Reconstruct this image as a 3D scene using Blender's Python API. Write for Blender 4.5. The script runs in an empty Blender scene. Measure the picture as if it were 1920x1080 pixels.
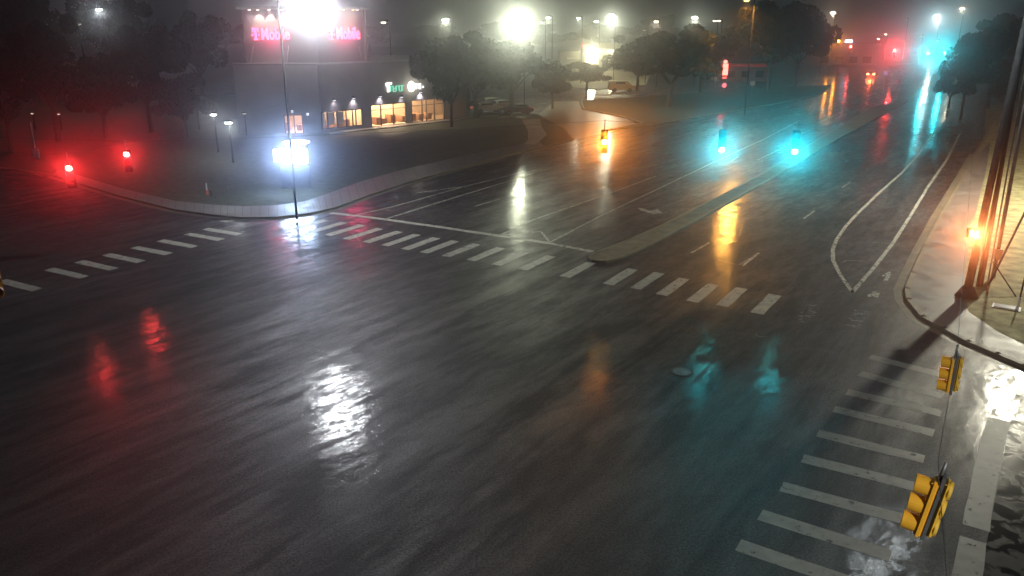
import bpy, bmesh, math, random
from mathutils import Vector, Matrix
R = math.radians
scene = bpy.context.scene
col = scene.collection
rnd = random.Random(7)

# ------------------------------------------------------------------ camera, sky, light, exposure
CAM_H = 12.2
FPX = 1500.0                     # focal length in pixels of a 1920 wide frame
TILT = math.atan(500 / 1500)     # downward tilt of the mast camera
cam_d = bpy.data.cameras.new('camera')
cam_d.sensor_width = 36.0
cam_d.lens = FPX / 1920 * 36.0
cam_d.clip_start = 0.2
cam_d.clip_end = 4000
cam = bpy.data.objects.new('camera', cam_d)
cam.location = (0, 0, CAM_H)
cam.rotation_euler = (math.pi / 2 - TILT, 0, 0)
col.objects.link(cam)
scene.camera = cam

w = bpy.data.worlds.new('World')
scene.world = w
w.use_nodes = True
nt = w.node_tree
nt.nodes.clear()
sky = nt.nodes.new('ShaderNodeTexSky')
sky.sky_type = 'NISHITA'
sky.sun_disc = False
sky.sun_elevation = R(-6)
sky.sun_rotation = R(200)
bg1 = nt.nodes.new('ShaderNodeBackground')
bg1.inputs[1].default_value = 0.05
nt.links.new(sky.outputs[0], bg1.inputs[0])
bg2 = nt.nodes.new('ShaderNodeBackground')          # town glow on low cloud
bg2.inputs[0].default_value = (0.93, 0.95, 1.0, 1)
bg2.inputs[1].default_value = 0.025
add = nt.nodes.new('ShaderNodeAddShader')
out = nt.nodes.new('ShaderNodeOutputWorld')
nt.links.new(bg1.outputs[0], add.inputs[0])
nt.links.new(bg2.outputs[0], add.inputs[1])
nt.links.new(add.outputs[0], out.inputs[0])

sd = bpy.data.lights.new('moon', 'SUN')
sd.energy = 0.02
sd.angle = R(10)
sd.color = (0.8, 0.88, 1)
moon = bpy.data.objects.new('moon', sd)
moon.rotation_euler = (R(35), 0, R(200))
col.objects.link(moon)

scene.view_settings.view_transform = 'Standard'
scene.view_settings.look = 'None'
scene.view_settings.gamma = 1
scene.view_settings.exposure = 0
scene.render.engine = 'CYCLES'
cy = scene.cycles
cy.max_bounces = 5
cy.diffuse_bounces = 2
cy.glossy_bounces = 3
cy.transmission_bounces = 4
cy.volume_bounces = 0
cy.transparent_max_bounces = 8
cy.sample_clamp_indirect = 3
cy.caustics_reflective = False
cy.caustics_refractive = False
cy.use_denoising = True

# ------------------------------------------------------------------ helpers
CT, ST = math.cos(TILT), math.sin(TILT)
def ray(x, y):
    b = -(y - 540) / FPX
    return Vector(((x - 960) / FPX, CT + b * ST, -ST + b * CT))
def G(x, y, h=0.0):
    r = ray(x, y)
    t = (h - CAM_H) / r.z
    return Vector((r.x * t, r.y * t, h))
def AT(x, y, D):
    r = ray(x, y)
    t = D / r.y
    return Vector((r.x * t, D, CAM_H + r.z * t))

U = Vector((math.cos(R(58)), math.sin(R(58)), 0))       # along the main road
V = Vector((math.cos(R(-32)), math.sin(R(-32)), 0))     # along the cross street

class MB:
    def __init__(s):
        s.v = []; s.f = []
    def box(s, c, size, rot=None):
        c = Vector(c); n = len(s.v)
        m = rot if rot is not None else Matrix.Identity(3)
        for dx in (-.5, .5):
            for dy in (-.5, .5):
                for dz in (-.5, .5):
                    s.v.append(c + m @ Vector((dx * size[0], dy * size[1], dz * size[2])))
        for f in ((0, 1, 3, 2), (4, 6, 7, 5), (0, 4, 5, 1), (2, 3, 7, 6), (0, 2, 6, 4), (1, 5, 7, 3)):
            s.f.append([n + i for i in f])
        return s
    def tube(s, p0, p1, r0, r1=None, n=10, caps=True):
        r1 = r0 if r1 is None else r1
        p0, p1 = Vector(p0), Vector(p1)
        d = (p1 - p0).normalized()
        a = d.orthogonal().normalized(); b = d.cross(a)
        k = len(s.v)
        for p, r in ((p0, r0), (p1, r1)):
            for i in range(n):
                t = 2 * math.pi * i / n
                s.v.append(p + a * (r * math.cos(t)) + b * (r * math.sin(t)))
        for i in range(n):
            j = (i + 1) % n
            s.f.append([k + i, k + j, k + n + j, k + n + i])
        if caps:
            s.f.append([k + i for i in range(n)][::-1]); s.f.append([k + n + i for i in range(n)])
        return s
    def path(s, pts, r, n=8):
        for a, b in zip(pts[:-1], pts[1:]):
            s.tube(a, b, r, r, n)
        return s
    def prism(s, poly, z0, z1):
        k = len(s.v); n = len(poly)
        for z in (z0, z1):
            for p in poly: s.v.append(Vector((p[0], p[1], z)))
        area = sum(poly[i][0] * poly[(i + 1) % n][1] - poly[(i + 1) % n][0] * poly[i][1] for i in range(n))
        up = [k + n + i for i in range(n)]
        s.f.append(up if area > 0 else up[::-1])
        s.f.append([k + i for i in range(n)][::-1] if area > 0 else [k + i for i in range(n)])
        for i in range(n):
            j = (i + 1) % n
            q = [k + i, k + j, k + n + j, k + n + i]
            s.f.append(q if area > 0 else q[::-1])
        return s
    def sheet(s, poly, z):
        k = len(s.v); n = len(poly)
        for p in poly: s.v.append(Vector((p[0], p[1], z)))
        area = sum(poly[i][0] * poly[(i + 1) % n][1] - poly[(i + 1) % n][0] * poly[i][1] for i in range(n))
        s.f.append([k + i for i in range(n)] if area > 0 else [k + i for i in range(n)][::-1])
        return s
    def ribbon(s, pts, width, z, wobble=0.0):
        pts = [Vector((p[0], p[1], 0)) for p in pts]
        q = [pts[0]]
        for a, b in zip(pts[:-1], pts[1:]):
            m = max(1, int((b - a).length / 0.8)) if wobble else 1
            for i in range(1, m + 1): q.append(a.lerp(b, i / m))
        L = []
        for i, p in enumerate(q):
            d = (q[min(i + 1, len(q) - 1)] - q[max(i - 1, 0)]).normalized()
            nrm = Vector((-d.y, d.x, 0)); wv = width / 2
            L.append((p + nrm * (wv + rnd.uniform(-wobble, wobble)), p - nrm * (wv + rnd.uniform(-wobble, wobble))))
        k = len(s.v)
        for a, b in L:
            s.v += [Vector((a.x, a.y, z)), Vector((b.x, b.y, z))]
        for i in range(len(L) - 1):
            a = k + 2 * i
            s.f.append([a, a + 1, a + 3, a + 2])
        return s
    def build(s, name, m, parent=None, smooth=False, bevel=0.0):
        me = bpy.data.meshes.new(name)
        me.from_pydata([tuple(v) for v in s.v], [], s.f)
        me.materials.append(m)
        if bevel:
            bm = bmesh.new(); bm.from_mesh(me)
            bmesh.ops.bevel(bm, geom=bm.edges[:], offset=bevel, segments=2, affect='EDGES', clamp_overlap=True)
            bm.to_mesh(me); bm.free()
        if smooth:
            me.polygons.foreach_set('use_smooth', [True] * len(me.polygons))
        me.update()
        o = bpy.data.objects.new(name, me)
        col.objects.link(o)
        if parent is not None: o.parent = parent
        return o

def tag(o, label=None, cat=None, group=None, kind=None):
    if label: o['label'] = label
    if cat: o['category'] = cat
    if group: o['group'] = group
    if kind: o['kind'] = kind
    return o
def empty(name, loc, rz=0.0):
    o = bpy.data.objects.new(name, None)
    o.location = loc; o.rotation_euler = (0, 0, rz)
    o.empty_display_size = 0.3
    col.objects.link(o)
    return o
def copy_tree(o, parent=None):
    kids = list(o.children)
    c = o.copy(); col.objects.link(c)
    if parent is not None: c.parent = parent
    for k in kids: copy_tree(k, c)
    return c

# ------------------------------------------------------------------ materials
def mat(name, color, rough=0.6, metal=0.0, var=0.0, vscale=3.0, spec=0.5, bump=0.0, bscale=20.0, coords='Object', rvar=0.0):
    m = bpy.data.materials.new(name); m.use_nodes = True
    t = m.node_tree; b = t.nodes['Principled BSDF']
    b.inputs['Roughness'].default_value = rough
    b.inputs['Metallic'].default_value = metal
    b.inputs['Specular IOR Level'].default_value = spec
    tc = t.nodes.new('ShaderNodeTexCoord')
    if var or rvar:
        n = t.nodes.new('ShaderNodeTexNoise'); n.inputs['Scale'].default_value = vscale
        n.inputs['Detail'].default_value = 6
        t.links.new(tc.outputs[coords], n.inputs['Vector'])
    if var:
        r = t.nodes.new('ShaderNodeValToRGB')
        c = color
        r.color_ramp.elements[0].position = 0.3; r.color_ramp.elements[1].position = 0.7
        r.color_ramp.elements[0].color = [x * (1 - var) for x in c] + [1]
        r.color_ramp.elements[1].color = [min(1, x * (1 + var)) for x in c] + [1]
        t.links.new(n.outputs['Fac'], r.inputs[0]); t.links.new(r.outputs[0], b.inputs['Base Color'])
    else:
        b.inputs['Base Color'].default_value = (*color, 1)
    if rvar:
        mr = t.nodes.new('ShaderNodeMapRange')
        mr.inputs[1].default_value = .3; mr.inputs[2].default_value = .7
        mr.inputs[3].default_value = max(.03, rough - rvar); mr.inputs[4].default_value = min(1, rough + rvar)
        t.links.new(n.outputs['Fac'], mr.inputs[0]); t.links.new(mr.outputs[0], b.inputs['Roughness'])
    if bump:
        n2 = t.nodes.new('ShaderNodeTexNoise'); n2.inputs['Scale'].default_value = bscale; n2.inputs['Detail'].default_value = 8
        t.links.new(tc.outputs[coords], n2.inputs['Vector'])
        bp = t.nodes.new('ShaderNodeBump'); bp.inputs['Strength'].default_value = bump; bp.inputs['Distance'].default_value = 0.05
        t.links.new(n2.outputs['Fac'], bp.inputs['Height']); t.links.new(bp.outputs[0], b.inputs['Normal'])
    return m
def glow(name, color, strength):
    m = bpy.data.materials.new(name); m.use_nodes = True
    b = m.node_tree.nodes['Principled BSDF']
    b.inputs['Base Color'].default_value = (*[c * .5 for c in color], 1)
    b.inputs['Emission Color'].default_value = (*color, 1)
    b.inputs['Emission Strength'].default_value = strength
    b.inputs['Roughness'].default_value = 0.4
    m.cycles.emission_sampling = 'NONE'
    return m

def road_mat():
    """wet asphalt: dark tar streaks along the traffic, drier paler strips, fine grain, thin water film"""
    m = bpy.data.materials.new('wet_asphalt'); m.use_nodes = True
    t = m.node_tree; b = t.nodes['Principled BSDF']; L = t.links.new
    def N(kind, **kw):
        n = t.nodes.new(kind)
        for k, v in kw.items(): setattr(n, k, v)
        return n
    tc = N('ShaderNodeTexCoord')
    def noise(rot, sc, scale, detail=6, rough=.55, dist=0.0):
        mp = N('ShaderNodeMapping'); mp.vector_type = 'TEXTURE'
        mp.inputs['Rotation'].default_value = (0, 0, R(rot))
        mp.inputs['Scale'].default_value = sc
        L(tc.outputs['Object'], mp.inputs['Vector'])
        n = N('ShaderNodeTexNoise'); n.inputs['Scale'].default_value = scale
        n.inputs['Detail'].default_value = detail; n.inputs['Roughness'].default_value = rough
        n.inputs['Distortion'].default_value = dist
        L(mp.outputs[0], n.inputs['Vector'])
        return n.outputs['Fac']
    def rng(x, a, b_, c=0.0, d=1.0):
        r = N('ShaderNodeMapRange'); r.inputs[1].default_value = a; r.inputs[2].default_value = b_
        r.inputs[3].default_value = c; r.inputs[4].default_value = d
        L(x, r.inputs[0]); return r.outputs[0]
    def M(op, a, b_):
        n = N('ShaderNodeMath', operation=op)
        for i, x in enumerate((a, b_)):
            if isinstance(x, (int, float)): n.inputs[i].default_value = x
            else: L(x, n.inputs[i])
        return n.outputs[0]
    streak = noise(56, (7.5, .9, 1), .9, 9, .68, .3)        # long tyre and tar streaks
    streak2 = noise(48, (3.6, 1.0, 1), .75, 10, .70, .4)
    broad = noise(30, (3, 2, 1), .22, 4, .5, .3)            # lane wide changes of tone
    patch = noise(50, (3.0, 1.2, 1), 1.7, 10, .72, .35)       # water film, broken into patches
    grain = noise(0, (1, 1, 1), 16, 4, .75)
    fine = noise(0, (1, 1, 1), 48, 3, .8)
    mott = noise(10, (1.3, 1, 1), 2.6, 8, .7, .3)
    fleck = noise(50, (2.2, 1, 1), 3.4, 8, .7, .3)
    s = M('ADD', M('MULTIPLY', streak, .48), M('ADD', M('MULTIPLY', streak2, .42), M('MULTIPLY', mott, .10)))
    dry = rng(s, .43, .565)
    dry = M('MULTIPLY', dry, rng(broad, .38, .58, .45, 1.0))         # 1 = pale worn strip, 0 = dark tar
    cr = N('ShaderNodeValToRGB')
    cr.color_ramp.elements[0].position = 0.0; cr.color_ramp.elements[0].color = (.028, .028, .029, 1)
    cr.color_ramp.elements[1].position = 1.0; cr.color_ramp.elements[1].color = (.078, .076, .073, 1)
    L(M('ADD', dry, rng(grain, .3, .7, -.38, .38)), cr.inputs[0])
    L(cr.outputs[0], b.inputs['Base Color'])
    L(rng(dry, 0, 1, .52, .36), b.inputs['Roughness'])
    b.inputs['IOR'].default_value = 1.5
    L(M('MULTIPLY', rng(dry, 0, 1, .35, .85), rng(grain, .34, .66, .1, 1.8)), b.inputs['Specular IOR Level'])
    hgt = M('ADD', M('MULTIPLY', grain, .6), M('MULTIPLY', fine, .5))
    bp = N('ShaderNodeBump'); bp.inputs['Strength'].default_value = .45; bp.inputs['Distance'].default_value = .03
    L(hgt, bp.inputs['Height']); L(bp.outputs[0], b.inputs['Normal'])
    # standing water film, broken into patches
    L(M('MULTIPLY', rng(patch, .44, .51, .10, .85), rng(fleck, .43, .49, .08, 1.0)), b.inputs['Coat Weight'])
    L(rng(broad, .4, .6, .11, .17), b.inputs['Coat Roughness'])
    b.inputs['Coat IOR'].default_value = 1.5
    ripple = noise(48, (1.6, 1.0, 1), .9, 1, .4, 0)
    bp2 = N('ShaderNodeBump'); bp2.inputs['Strength'].default_value = .5; bp2.inputs['Distance'].default_value = .02
    L(M('ADD', M('ADD', M('MULTIPLY', grain, .12), M('MULTIPLY', fine, .12)), M('ADD', M('MULTIPLY', ripple, .8), M('MULTIPLY', mott, .2))), bp2.inputs['Height'])
    L(bp2.outputs[0], b.inputs['Coat Normal'])
    return m

def soaked_mat():
    m = mat('soaked_asphalt', (.05, .05, .055), .18, spec=.12, bump=.05, bscale=30)
    t = m.node_tree; b = t.nodes['Principled BSDF']
    tc = t.nodes.new('ShaderNodeTexCoord'); n = t.nodes.new('ShaderNodeTexNoise')
    n.inputs['Scale'].default_value = 1.6; n.inputs['Detail'].default_value = 5; n.inputs['Distortion'].default_value = .6
    t.links.new(tc.outputs['Object'], n.inputs['Vector'])
    r = t.nodes.new('ShaderNodeValToRGB'); e = r.color_ramp.elements
    e[0].position = .46; e[0].color = (.010, .011, .013, 1); e[1].position = .58; e[1].color = (.022, .024, .027, 1)
    t.links.new(n.outputs['Fac'], r.inputs[0]); t.links.new(r.outputs[0], b.inputs['Base Color'])
    mr = t.nodes.new('ShaderNodeMapRange'); mr.inputs[1].default_value = .44; mr.inputs[2].default_value = .66; mr.inputs[3].default_value = .16; mr.inputs[4].default_value = .5
    t.links.new(n.outputs['Fac'], mr.inputs[0]); t.links.new(mr.outputs[0], b.inputs['Roughness'])
    return m
def paint_mat(name, color, wear):
    """road paint with worn-through patches that let the asphalt show"""
    m = mat(name, color, .38, var=.18, vscale=2.5, bump=.15, bscale=60)
    t = m.node_tree; b = t.nodes['Principled BSDF']
    tc = t.nodes.new('ShaderNodeTexCoord')
    n = t.nodes.new('ShaderNodeTexNoise'); n.inputs['Scale'].default_value = 3.5; n.inputs['Detail'].default_value = 12
    n.inputs['Roughness'].default_value = .7
    t.links.new(tc.outputs['Object'], n.inputs['Vector'])
    r = t.nodes.new('ShaderNodeMapRange'); r.inputs[1].default_value = wear - .06; r.inputs[2].default_value = wear + .06
    t.links.new(n.outputs['Fac'], r.inputs[0]); t.links.new(r.outputs[0], b.inputs['Alpha'])
    return m

M_road = road_mat()
M_paint = paint_mat('road_paint', (.46, .46, .39), .385)
M_worn = paint_mat('worn_paint', (.46, .46, .40), .44)
M_faint = paint_mat('faint_paint', (.20, .20, .18), .50)
M_conc = mat('wet_concrete', (.165, .158, .142), .45, var=.22, vscale=.9, bump=.25, bscale=30, rvar=.12)
M_kerb = mat('kerb_concrete', (.20, .185, .13), .5, var=.2, vscale=1.5, bump=.3, bscale=25)
M_grass = mat('grass_turf', (.055, .065, .028), .8, var=.45, vscale=1.6, bump=.9, bscale=9)
M_mulch = mat('median_dirt', (.19, .17, .11), .7, var=.35, vscale=1.2, bump=.7, bscale=12)
M_lot = mat('lot_asphalt', (.09, .09, .08), .38, var=.3, vscale=.15, bump=.2, bscale=20)
M_wall = mat('stucco_wall', (.36, .325, .305), .75, var=.1, vscale=.6, bump=.2, bscale=25)
M_tower = mat('sign_tower_panel', (.26, .21, .215), .6, var=.08, vscale=.5)
M_trim = mat('pale_trim', (.5, .48, .45), .5, var=.1, vscale=2)
M_frame = mat('dark_frame', (.05, .045, .045), .4, metal=.3)
M_inwall = mat('warm_interior_wall', (.62, .46, .30), .7, var=.15, vscale=.8)
M_wood = mat('interior_wood', (.35, .19, .09), .5, var=.3, vscale=3)
M_steel = mat('galvanised_steel', (.22, .23, .235), .45, metal=.6, var=.15, vscale=3)
M_bronze = mat('dark_pole', (.012, .011, .010), .85, spec=.15, var=.2, vscale=4)
M_pole = mat('weathered_wood_pole', (.060, .060, .058), .85, var=.35, vscale=5, bump=.5, bscale=18)
M_yellow = mat('signal_yellow', (.95, .50, .04), .38, var=.06, vscale=4)
M_yelback = mat('signal_yellow_back', (.80, .52, .06), .45, var=.1, vscale=6)
M_sighead = mat('dark_signal_face', (.010, .009, .007), .8)
M_black = mat('black_plate', (.015, .016, .014), .5)
M_dull = mat('unlit_lens', (.03, .03, .03), .2)
M_leaf = mat('oak_leaves', (.026, .034, .014), .6, var=.5, vscale=.8)
M_bark = mat('bark', (.09, .07, .055), .85, var=.3, vscale=6, bump=.6, bscale=15)
M_white = mat('white_plate', (.62, .62, .6), .5)
M_cream = mat('cream_panel', (.72, .66, .48), .6, var=.06, vscale=1)
M_iron = mat('iron_lid', (.10, .10, .10), .35, metal=.7, var=.3, vscale=8, bump=.5, bscale=30)
M_orange = mat('marker_orange', (.6, .14, .05), .6)

# ------------------------------------------------------------------ light rigs that belong to lamps
def lamp_light(name, p, energy, color, kind='POINT', radius=.15, aim=None, cone=150, blend=.6, parent=None):
    d = bpy.data.lights.new(name, kind)
    d.energy = energy; d.color = color; d.shadow_soft_size = radius
    o = bpy.data.objects.new(name, d)
    if kind == 'SPOT':
        d.spot_size = R(cone); d.spot_blend = blend
        o.rotation_euler = (Vector(aim) - Vector(p)).to_track_quat('-Z', 'Y').to_euler()
    o.location = p
    col.objects.link(o)
    if parent is not None:
        o.parent = parent
        o.matrix_parent_inverse = parent.matrix_world.inverted() if False else Matrix.Translation(-Vector(parent.location))
    return o

# ------------------------------------------------------------------ ground, roads, pavements
def P(*pts, h=0.0):
    return [G(x, y, h) for x, y in pts]

s = tag(MB().sheet([(-560, -60), (560, -60), (560, 880), (-560, 880)], -.02).build('ground', M_lot), kind='structure')
s = tag(MB().sheet([(-140, -40), (230, -40), (230, 420), (-140, 420)], 0).build('road', M_road), kind='structure')

def island(name, poly, top=M_grass, h=.13, kerb=.22):
    """raised ground behind a kerb: kerb ring as one mesh, infill as another"""
    n = len(poly)
    tag(MB().prism(poly, -.01, h - .012).build(name, top), kind='structure')
    k = MB()
    for i in range(n):
        a, b = Vector(poly[i][:2]).to_3d(), Vector(poly[(i + 1) % n][:2]).to_3d()
        if (b - a).length < .05 or a.y > 130 and b.y > 130: continue
        d = (b - a).normalized(); L = (b - a).length
        k.box(((a + b) / 2).to_2d().to_3d() + Vector((0, 0, h / 2)), (L + kerb * .8, kerb, h), Matrix.Rotation(math.atan2(d.y, d.x), 3, 'Z'))
    tag(k.build('kerb', M_kerb), kind='structure')

# far left corner: store, sloping lawn, pavement round the corner
NWk = [(-95, 97)] + [p[:] for p in P((100, 330), (230, 370), (330, 395), (400, 405), (455, 410), (520, 409), (580, 402), (625, 392), (690, 368), (760, 345), (850, 319), (940, 295), (1020, 277), (1075, 262), (1060, 243), (1005, 215))]
NWk += [G(900, 212), Vector((-30, 135, 0)), Vector((-110, 160, 0))]
island('lawn', NWk)
# wide pavement along the kerb of that corner
pv = P((100, 330), (230, 370), (330, 395), (400, 405), (455, 410), (520, 409), (580, 402), (625, 392), (690, 368), (760, 345), (850, 319), (940, 295), (1020, 277))
inner = P((110, 320), (235, 358), (330, 380), (400, 387), (455, 390), (520, 388), (570, 381), (620, 364), (680, 342), (750, 322), (845, 300), (935, 280), (1010, 265))
tag(MB().prism([v + Vector((0, 0, 0)) for v in pv] + inner[::-1], 0, .126).build('pavement', M_conc), kind='structure')
jn = MB()
for i in range(len(pv) - 1):
    for k in range(4):
        jn.ribbon([pv[i].lerp(pv[i + 1], k / 4), inner[i].lerp(inner[i + 1], k / 4)], .03, .1275)
jn.build('joint', M_black, bpy.data.objects['pavement'])
# second island beyond the driveway with the big tree
island('lawn', [G(*p) for p in ((1130, 246), (1215, 236), (1330, 216), (1450, 196), (1540, 178), (1560, 160), (1400, 168), (1200, 183), (1090, 190), (1095, 205), (1180, 222), (1205, 232))])
# distant lit bank in front of the kiosk
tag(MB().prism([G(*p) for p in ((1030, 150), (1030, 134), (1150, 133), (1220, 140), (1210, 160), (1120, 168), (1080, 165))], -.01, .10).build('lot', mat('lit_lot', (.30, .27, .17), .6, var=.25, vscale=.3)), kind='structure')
# pale path that curves down to the road
tag(MB().sheet([G(*p, .14) for p in ((978, 224), (1012, 222), (1016, 238), (1026, 252), (1015, 262), (1002, 271), (984, 270), (990, 262), (990, 245), (984, 234))], .14).build('path', mat('path_concrete', (.42, .40, .32), .5, var=.2, vscale=.6)), kind='structure')
# driveway
tag(MB().sheet([G(*p) for p in ((1078, 262), (1062, 242), (1010, 214), (1040, 190), (1085, 190), (1090, 206), (1175, 223), (1200, 236), (1130, 250))], .006).build('driveway', mat('driveway_asphalt', (.12, .11, .08), .35, var=.25, vscale=.4)), kind='structure')
# strips of parking lot kerb and pale bays under the trees
# median with rounded nose
med = [(1118, 476), (1104, 483), (1112, 490), (1135, 492), (1165, 484), (1215, 461), (1290, 422), (1370, 378), (1450, 332), (1570, 262), (1700, 190), (1640, 200), (1530, 265), (1420, 333), (1330, 379), (1240, 425), (1180, 452)]
island('median', [G(*p) for p in med], M_mulch, .10, .18)

# near right corner
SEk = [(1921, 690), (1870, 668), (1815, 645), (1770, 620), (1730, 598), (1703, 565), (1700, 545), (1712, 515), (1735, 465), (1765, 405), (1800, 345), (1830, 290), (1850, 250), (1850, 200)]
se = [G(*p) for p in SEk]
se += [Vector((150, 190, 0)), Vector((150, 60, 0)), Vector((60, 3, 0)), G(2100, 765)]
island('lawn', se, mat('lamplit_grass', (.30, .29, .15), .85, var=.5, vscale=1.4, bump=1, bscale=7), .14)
padin = P((1925, 655), (1870, 628), (1815, 590), (1805, 560), (1810, 500), (1820, 440), (1835, 380), (1850, 320), (1856, 270))
pad = [G(*p) for p in ((1921, 690), (1870, 668), (1815, 645), (1770, 620), (1730, 598), (1703, 565), (1700, 545), (1712, 515), (1735, 465), (1765, 405), (1800, 345), (1830, 290))]
tag(MB().prism(pad + padin[::-1], 0, .138).build('pavement', M_conc), kind='structure')
def offset(pts, d):
    o = []
    for i, p in enumerate(pts):
        t_ = (Vector(pts[min(i + 1, len(pts) - 1)]) - Vector(pts[max(i - 1, 0)])).normalized()
        o.append((p[0] - t_.y * d, p[1] + t_.x * d))
    return o
gp = MB(); gp.ribbon(offset(pad, .36), .42, .0035, .01); gp.ribbon(offset(pv, -.36), .42, .0035, .01)
tag(gp.build('gutter_pan', mat('gutter_concrete', (.16, .15, .11), .4, var=.3, vscale=1.2, bump=.3, bscale=25)), kind='structure')
jm = MB()
for a, b in (((1716, 505), (1806, 518)), ((1740, 455), (1815, 468)), ((1706, 548), (1805, 560)), ((1770, 618), (1812, 588)), ((1765, 405), (1828, 412))):
    jm.ribbon([G(*a, .138), G(*b, .138)], .03, .1385)
jm.build('joint', M_black, bpy.data.objects['pavement.001'])
# dark drainage apron of the cross street, right of the stop line
tag(MB().sheet([G(*p) for p in ((1895, 785), (1990, 812), (1990, 1200), (1815, 1200))], .003).build('gutter', soaked_mat()), kind='structure')
# drain slab next to the stop line
# ---- markings
def quad_stripe(mb, c, L, W, ang, z=.004):
    d = Vector((math.cos(R(ang)), math.sin(R(ang)), 0))
    c = Vector((c[0], c[1], 0))
    mb.ribbon([c - d * L / 2, c + d * L / 2], W, z, wobble=.018)
far = [(544, 431, 615, 412), (582, 436, 647, 416), (613, 441.5, 682, 421.5), (646, 449, 716, 427.5), (684, 455, 753, 433), (717.5, 461, 788, 438.7), (754, 468, 824.5, 445), (789, 475, 861, 450), (831.5, 481.5, 899, 456), (877, 488.6, 946, 463.8), (924.7, 498, 992.3, 470.8), (975.6, 507, 1039, 478), (1048.7, 519, 1120, 492), (1131, 533, 1197, 504), (1185.6, 540.6, 1243.7, 511.4), (1230.6, 553.7, 1294.3, 520.7), (1296, 564, 1341, 534), (1345, 574, 1401, 538.7), (1420, 585.6, 1453.7, 553.7)]
mb = MB()
for x0, y0, x1, y1 in far:
    quad_stripe(mb, G((x0 + x1) / 2, (y0 + y1) / 2), 3.0, .58, 58)
tag(mb.build('crosswalk', M_paint), kind='structure')
mb = MB()
quad_stripe(mb, G(1515, 587), 2.6, .6, 58); quad_stripe(mb, G(1606, 597), 2.4, .6, 58)
tag(mb.build('worn_crosswalk', M_faint), kind='structure')
mb = MB()
for x, y in ((35.6, 534.7), (124.8, 512), (180, 497.4), (231.8, 483.8), (283.6, 469.9), (332.3, 456.9), (382.5, 443.9), (416.5, 434.2), (-60, 560)):
    quad_stripe(mb, G(x, y), 2.95, .56, -29)
quad_stripe(mb, G(426, 414.5), .9, .3, 5)
tag(mb.build('crosswalk', M_paint), kind='structure')
mb = MB()
near = [(1631, 666, 1771, 701), (1612.5, 697, 1767, 740), (1588, 731.6, 1765, 772), (1563.7, 764, 1751, 809), (1533, 809, 1733, 858), (1504.6, 856, 1714, 909), (1465, 909, 1692, 970), (1425, 962, 1670, 1039), (1384, 1019, 1640, 1105)]
for x0, y0, x1, y1 in near:
    mb.ribbon([G(x0, y0 + 3), G(x1, y1 + 3)], .52, .004, wobble=.015)
tag(mb.build('crosswalk', paint_mat('near_paint', (.28, .28, .24), .38)), kind='structure')
mb = MB()
mb.ribbon([G(620, 399), G(720, 411), G(860, 431), G(1030, 456)], .44, .004, .03)
tag(mb.build('stop_line', M_paint), kind='structure')
mb = MB()
mb.ribbon([G(1030, 456), G(1112, 472)], .4, .004, .02)
tag(mb.build('worn_stop_line', M_worn), kind='structure')
mb = MB()
mb.ribbon([G(1872, 786), G(1854, 860), G(1829, 990)], .62, .006, .03)
mb.ribbon([G(1825, 1012), G(1806, 1110)], .62, .006, .03)
tag(mb.build('near_stop_line', paint_mat('near_stop_paint', (.17, .17, .155), .36)), kind='structure')
mb = MB()
LW = .15
for pl in ([(664, 404), (735, 388), (870, 350), (950, 330), (985, 320)], [(722, 411), (860, 368), (960, 338), (1000, 325)],
           [(890, 387), (937, 373)], [(940, 440), (1000, 412), (1130, 367), (1230, 330)], [(1032, 454), (1130, 403), (1230, 356), (1330, 308), (1430, 262), (1500, 226)],
           [(944, 440), (1014, 434), (1030, 453)], [(1296, 474), (1332, 454)], [(1393, 498), (1423, 474)], [(1507, 410), (1527, 395)], [(1579, 352), (1594, 341)],
           [(1370, 303), (1384, 294)], [(1535, 230), (1590, 205)], [(1420, 300), (1500, 262)], [(780, 362), (868, 350)]):
    mb.ribbon([G(*p) for p in pl], LW, .004, .012)
for pl in ([(1598, 548), (1575, 515), (1562, 488), (1561, 468), (1568, 450), (1585, 425), (1610, 398), (1650, 360), (1690, 325), (1722, 290), (1757, 240)],
           [(1598, 548), (1640, 500), (1675, 455), (1710, 400), (1740, 350), (1775, 300), (1800, 250)]):
    mb.ribbon([G(*p) for p in pl], .2, .004, .012)
tag(mb.build('lane_line', M_worn), kind='structure')
mb = MB()
def flat(pts, z=.0045): mb.sheet([G(*p) for p in pts], z)
flat(((1656, 527), (1662, 516), (1654, 519), (1655, 515), (1668, 509), (1676, 517), (1670, 515), (1665, 526)))      # bike lane arrow
flat(((1196, 390), (1206, 391), (1222, 396), (1232, 392), (1242, 399), (1225, 401), (1212, 398), (1200, 394)))      # turn arrow
flat(((1632, 497 + 53), (1641, 545), (1650, 549), (1646, 558), (1637, 556)))
flat(((1626, 553), (1632, 551), (1634, 556), (1628, 557)))
mb.ribbon([G(1636, 454), G(1658, 456), G(1680, 456)], .05, .0046)
mb.ribbon([G(1577, 493), G(1587, 488), G(1624, 490)], .05, .0046)
mb.ribbon([G(1346, 487), G(1385, 497), G(1418, 478)], .07, .0046)
mb.ribbon([G(1416, 626), G(1422, 631), G(1440, 632)], .04, .0046)
tag(mb.build('road_symbol', M_worn), kind='structure')
# tar seams
mb = MB()
for pl in ([(205, 690), (330, 640), (480, 590), (620, 520), (760, 460)], [(700, 1035), (850, 960), (905, 905), (1010, 870)]):
    q = []
    for a, b in zip(pl[:-1], pl[1:]):
        for k in range(6): q.append((a[0] + (b[0] - a[0]) * k / 6 + rnd.uniform(-4, 4), a[1] + (b[1] - a[1]) * k / 6 + rnd.uniform(-3, 3)))
    mb.ribbon([G(*p) for p in q], .035, .002, .014)
tag(mb.build('tar_seam', mat('tar', (.014, .014, .015), .5)), kind='structure')
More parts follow.
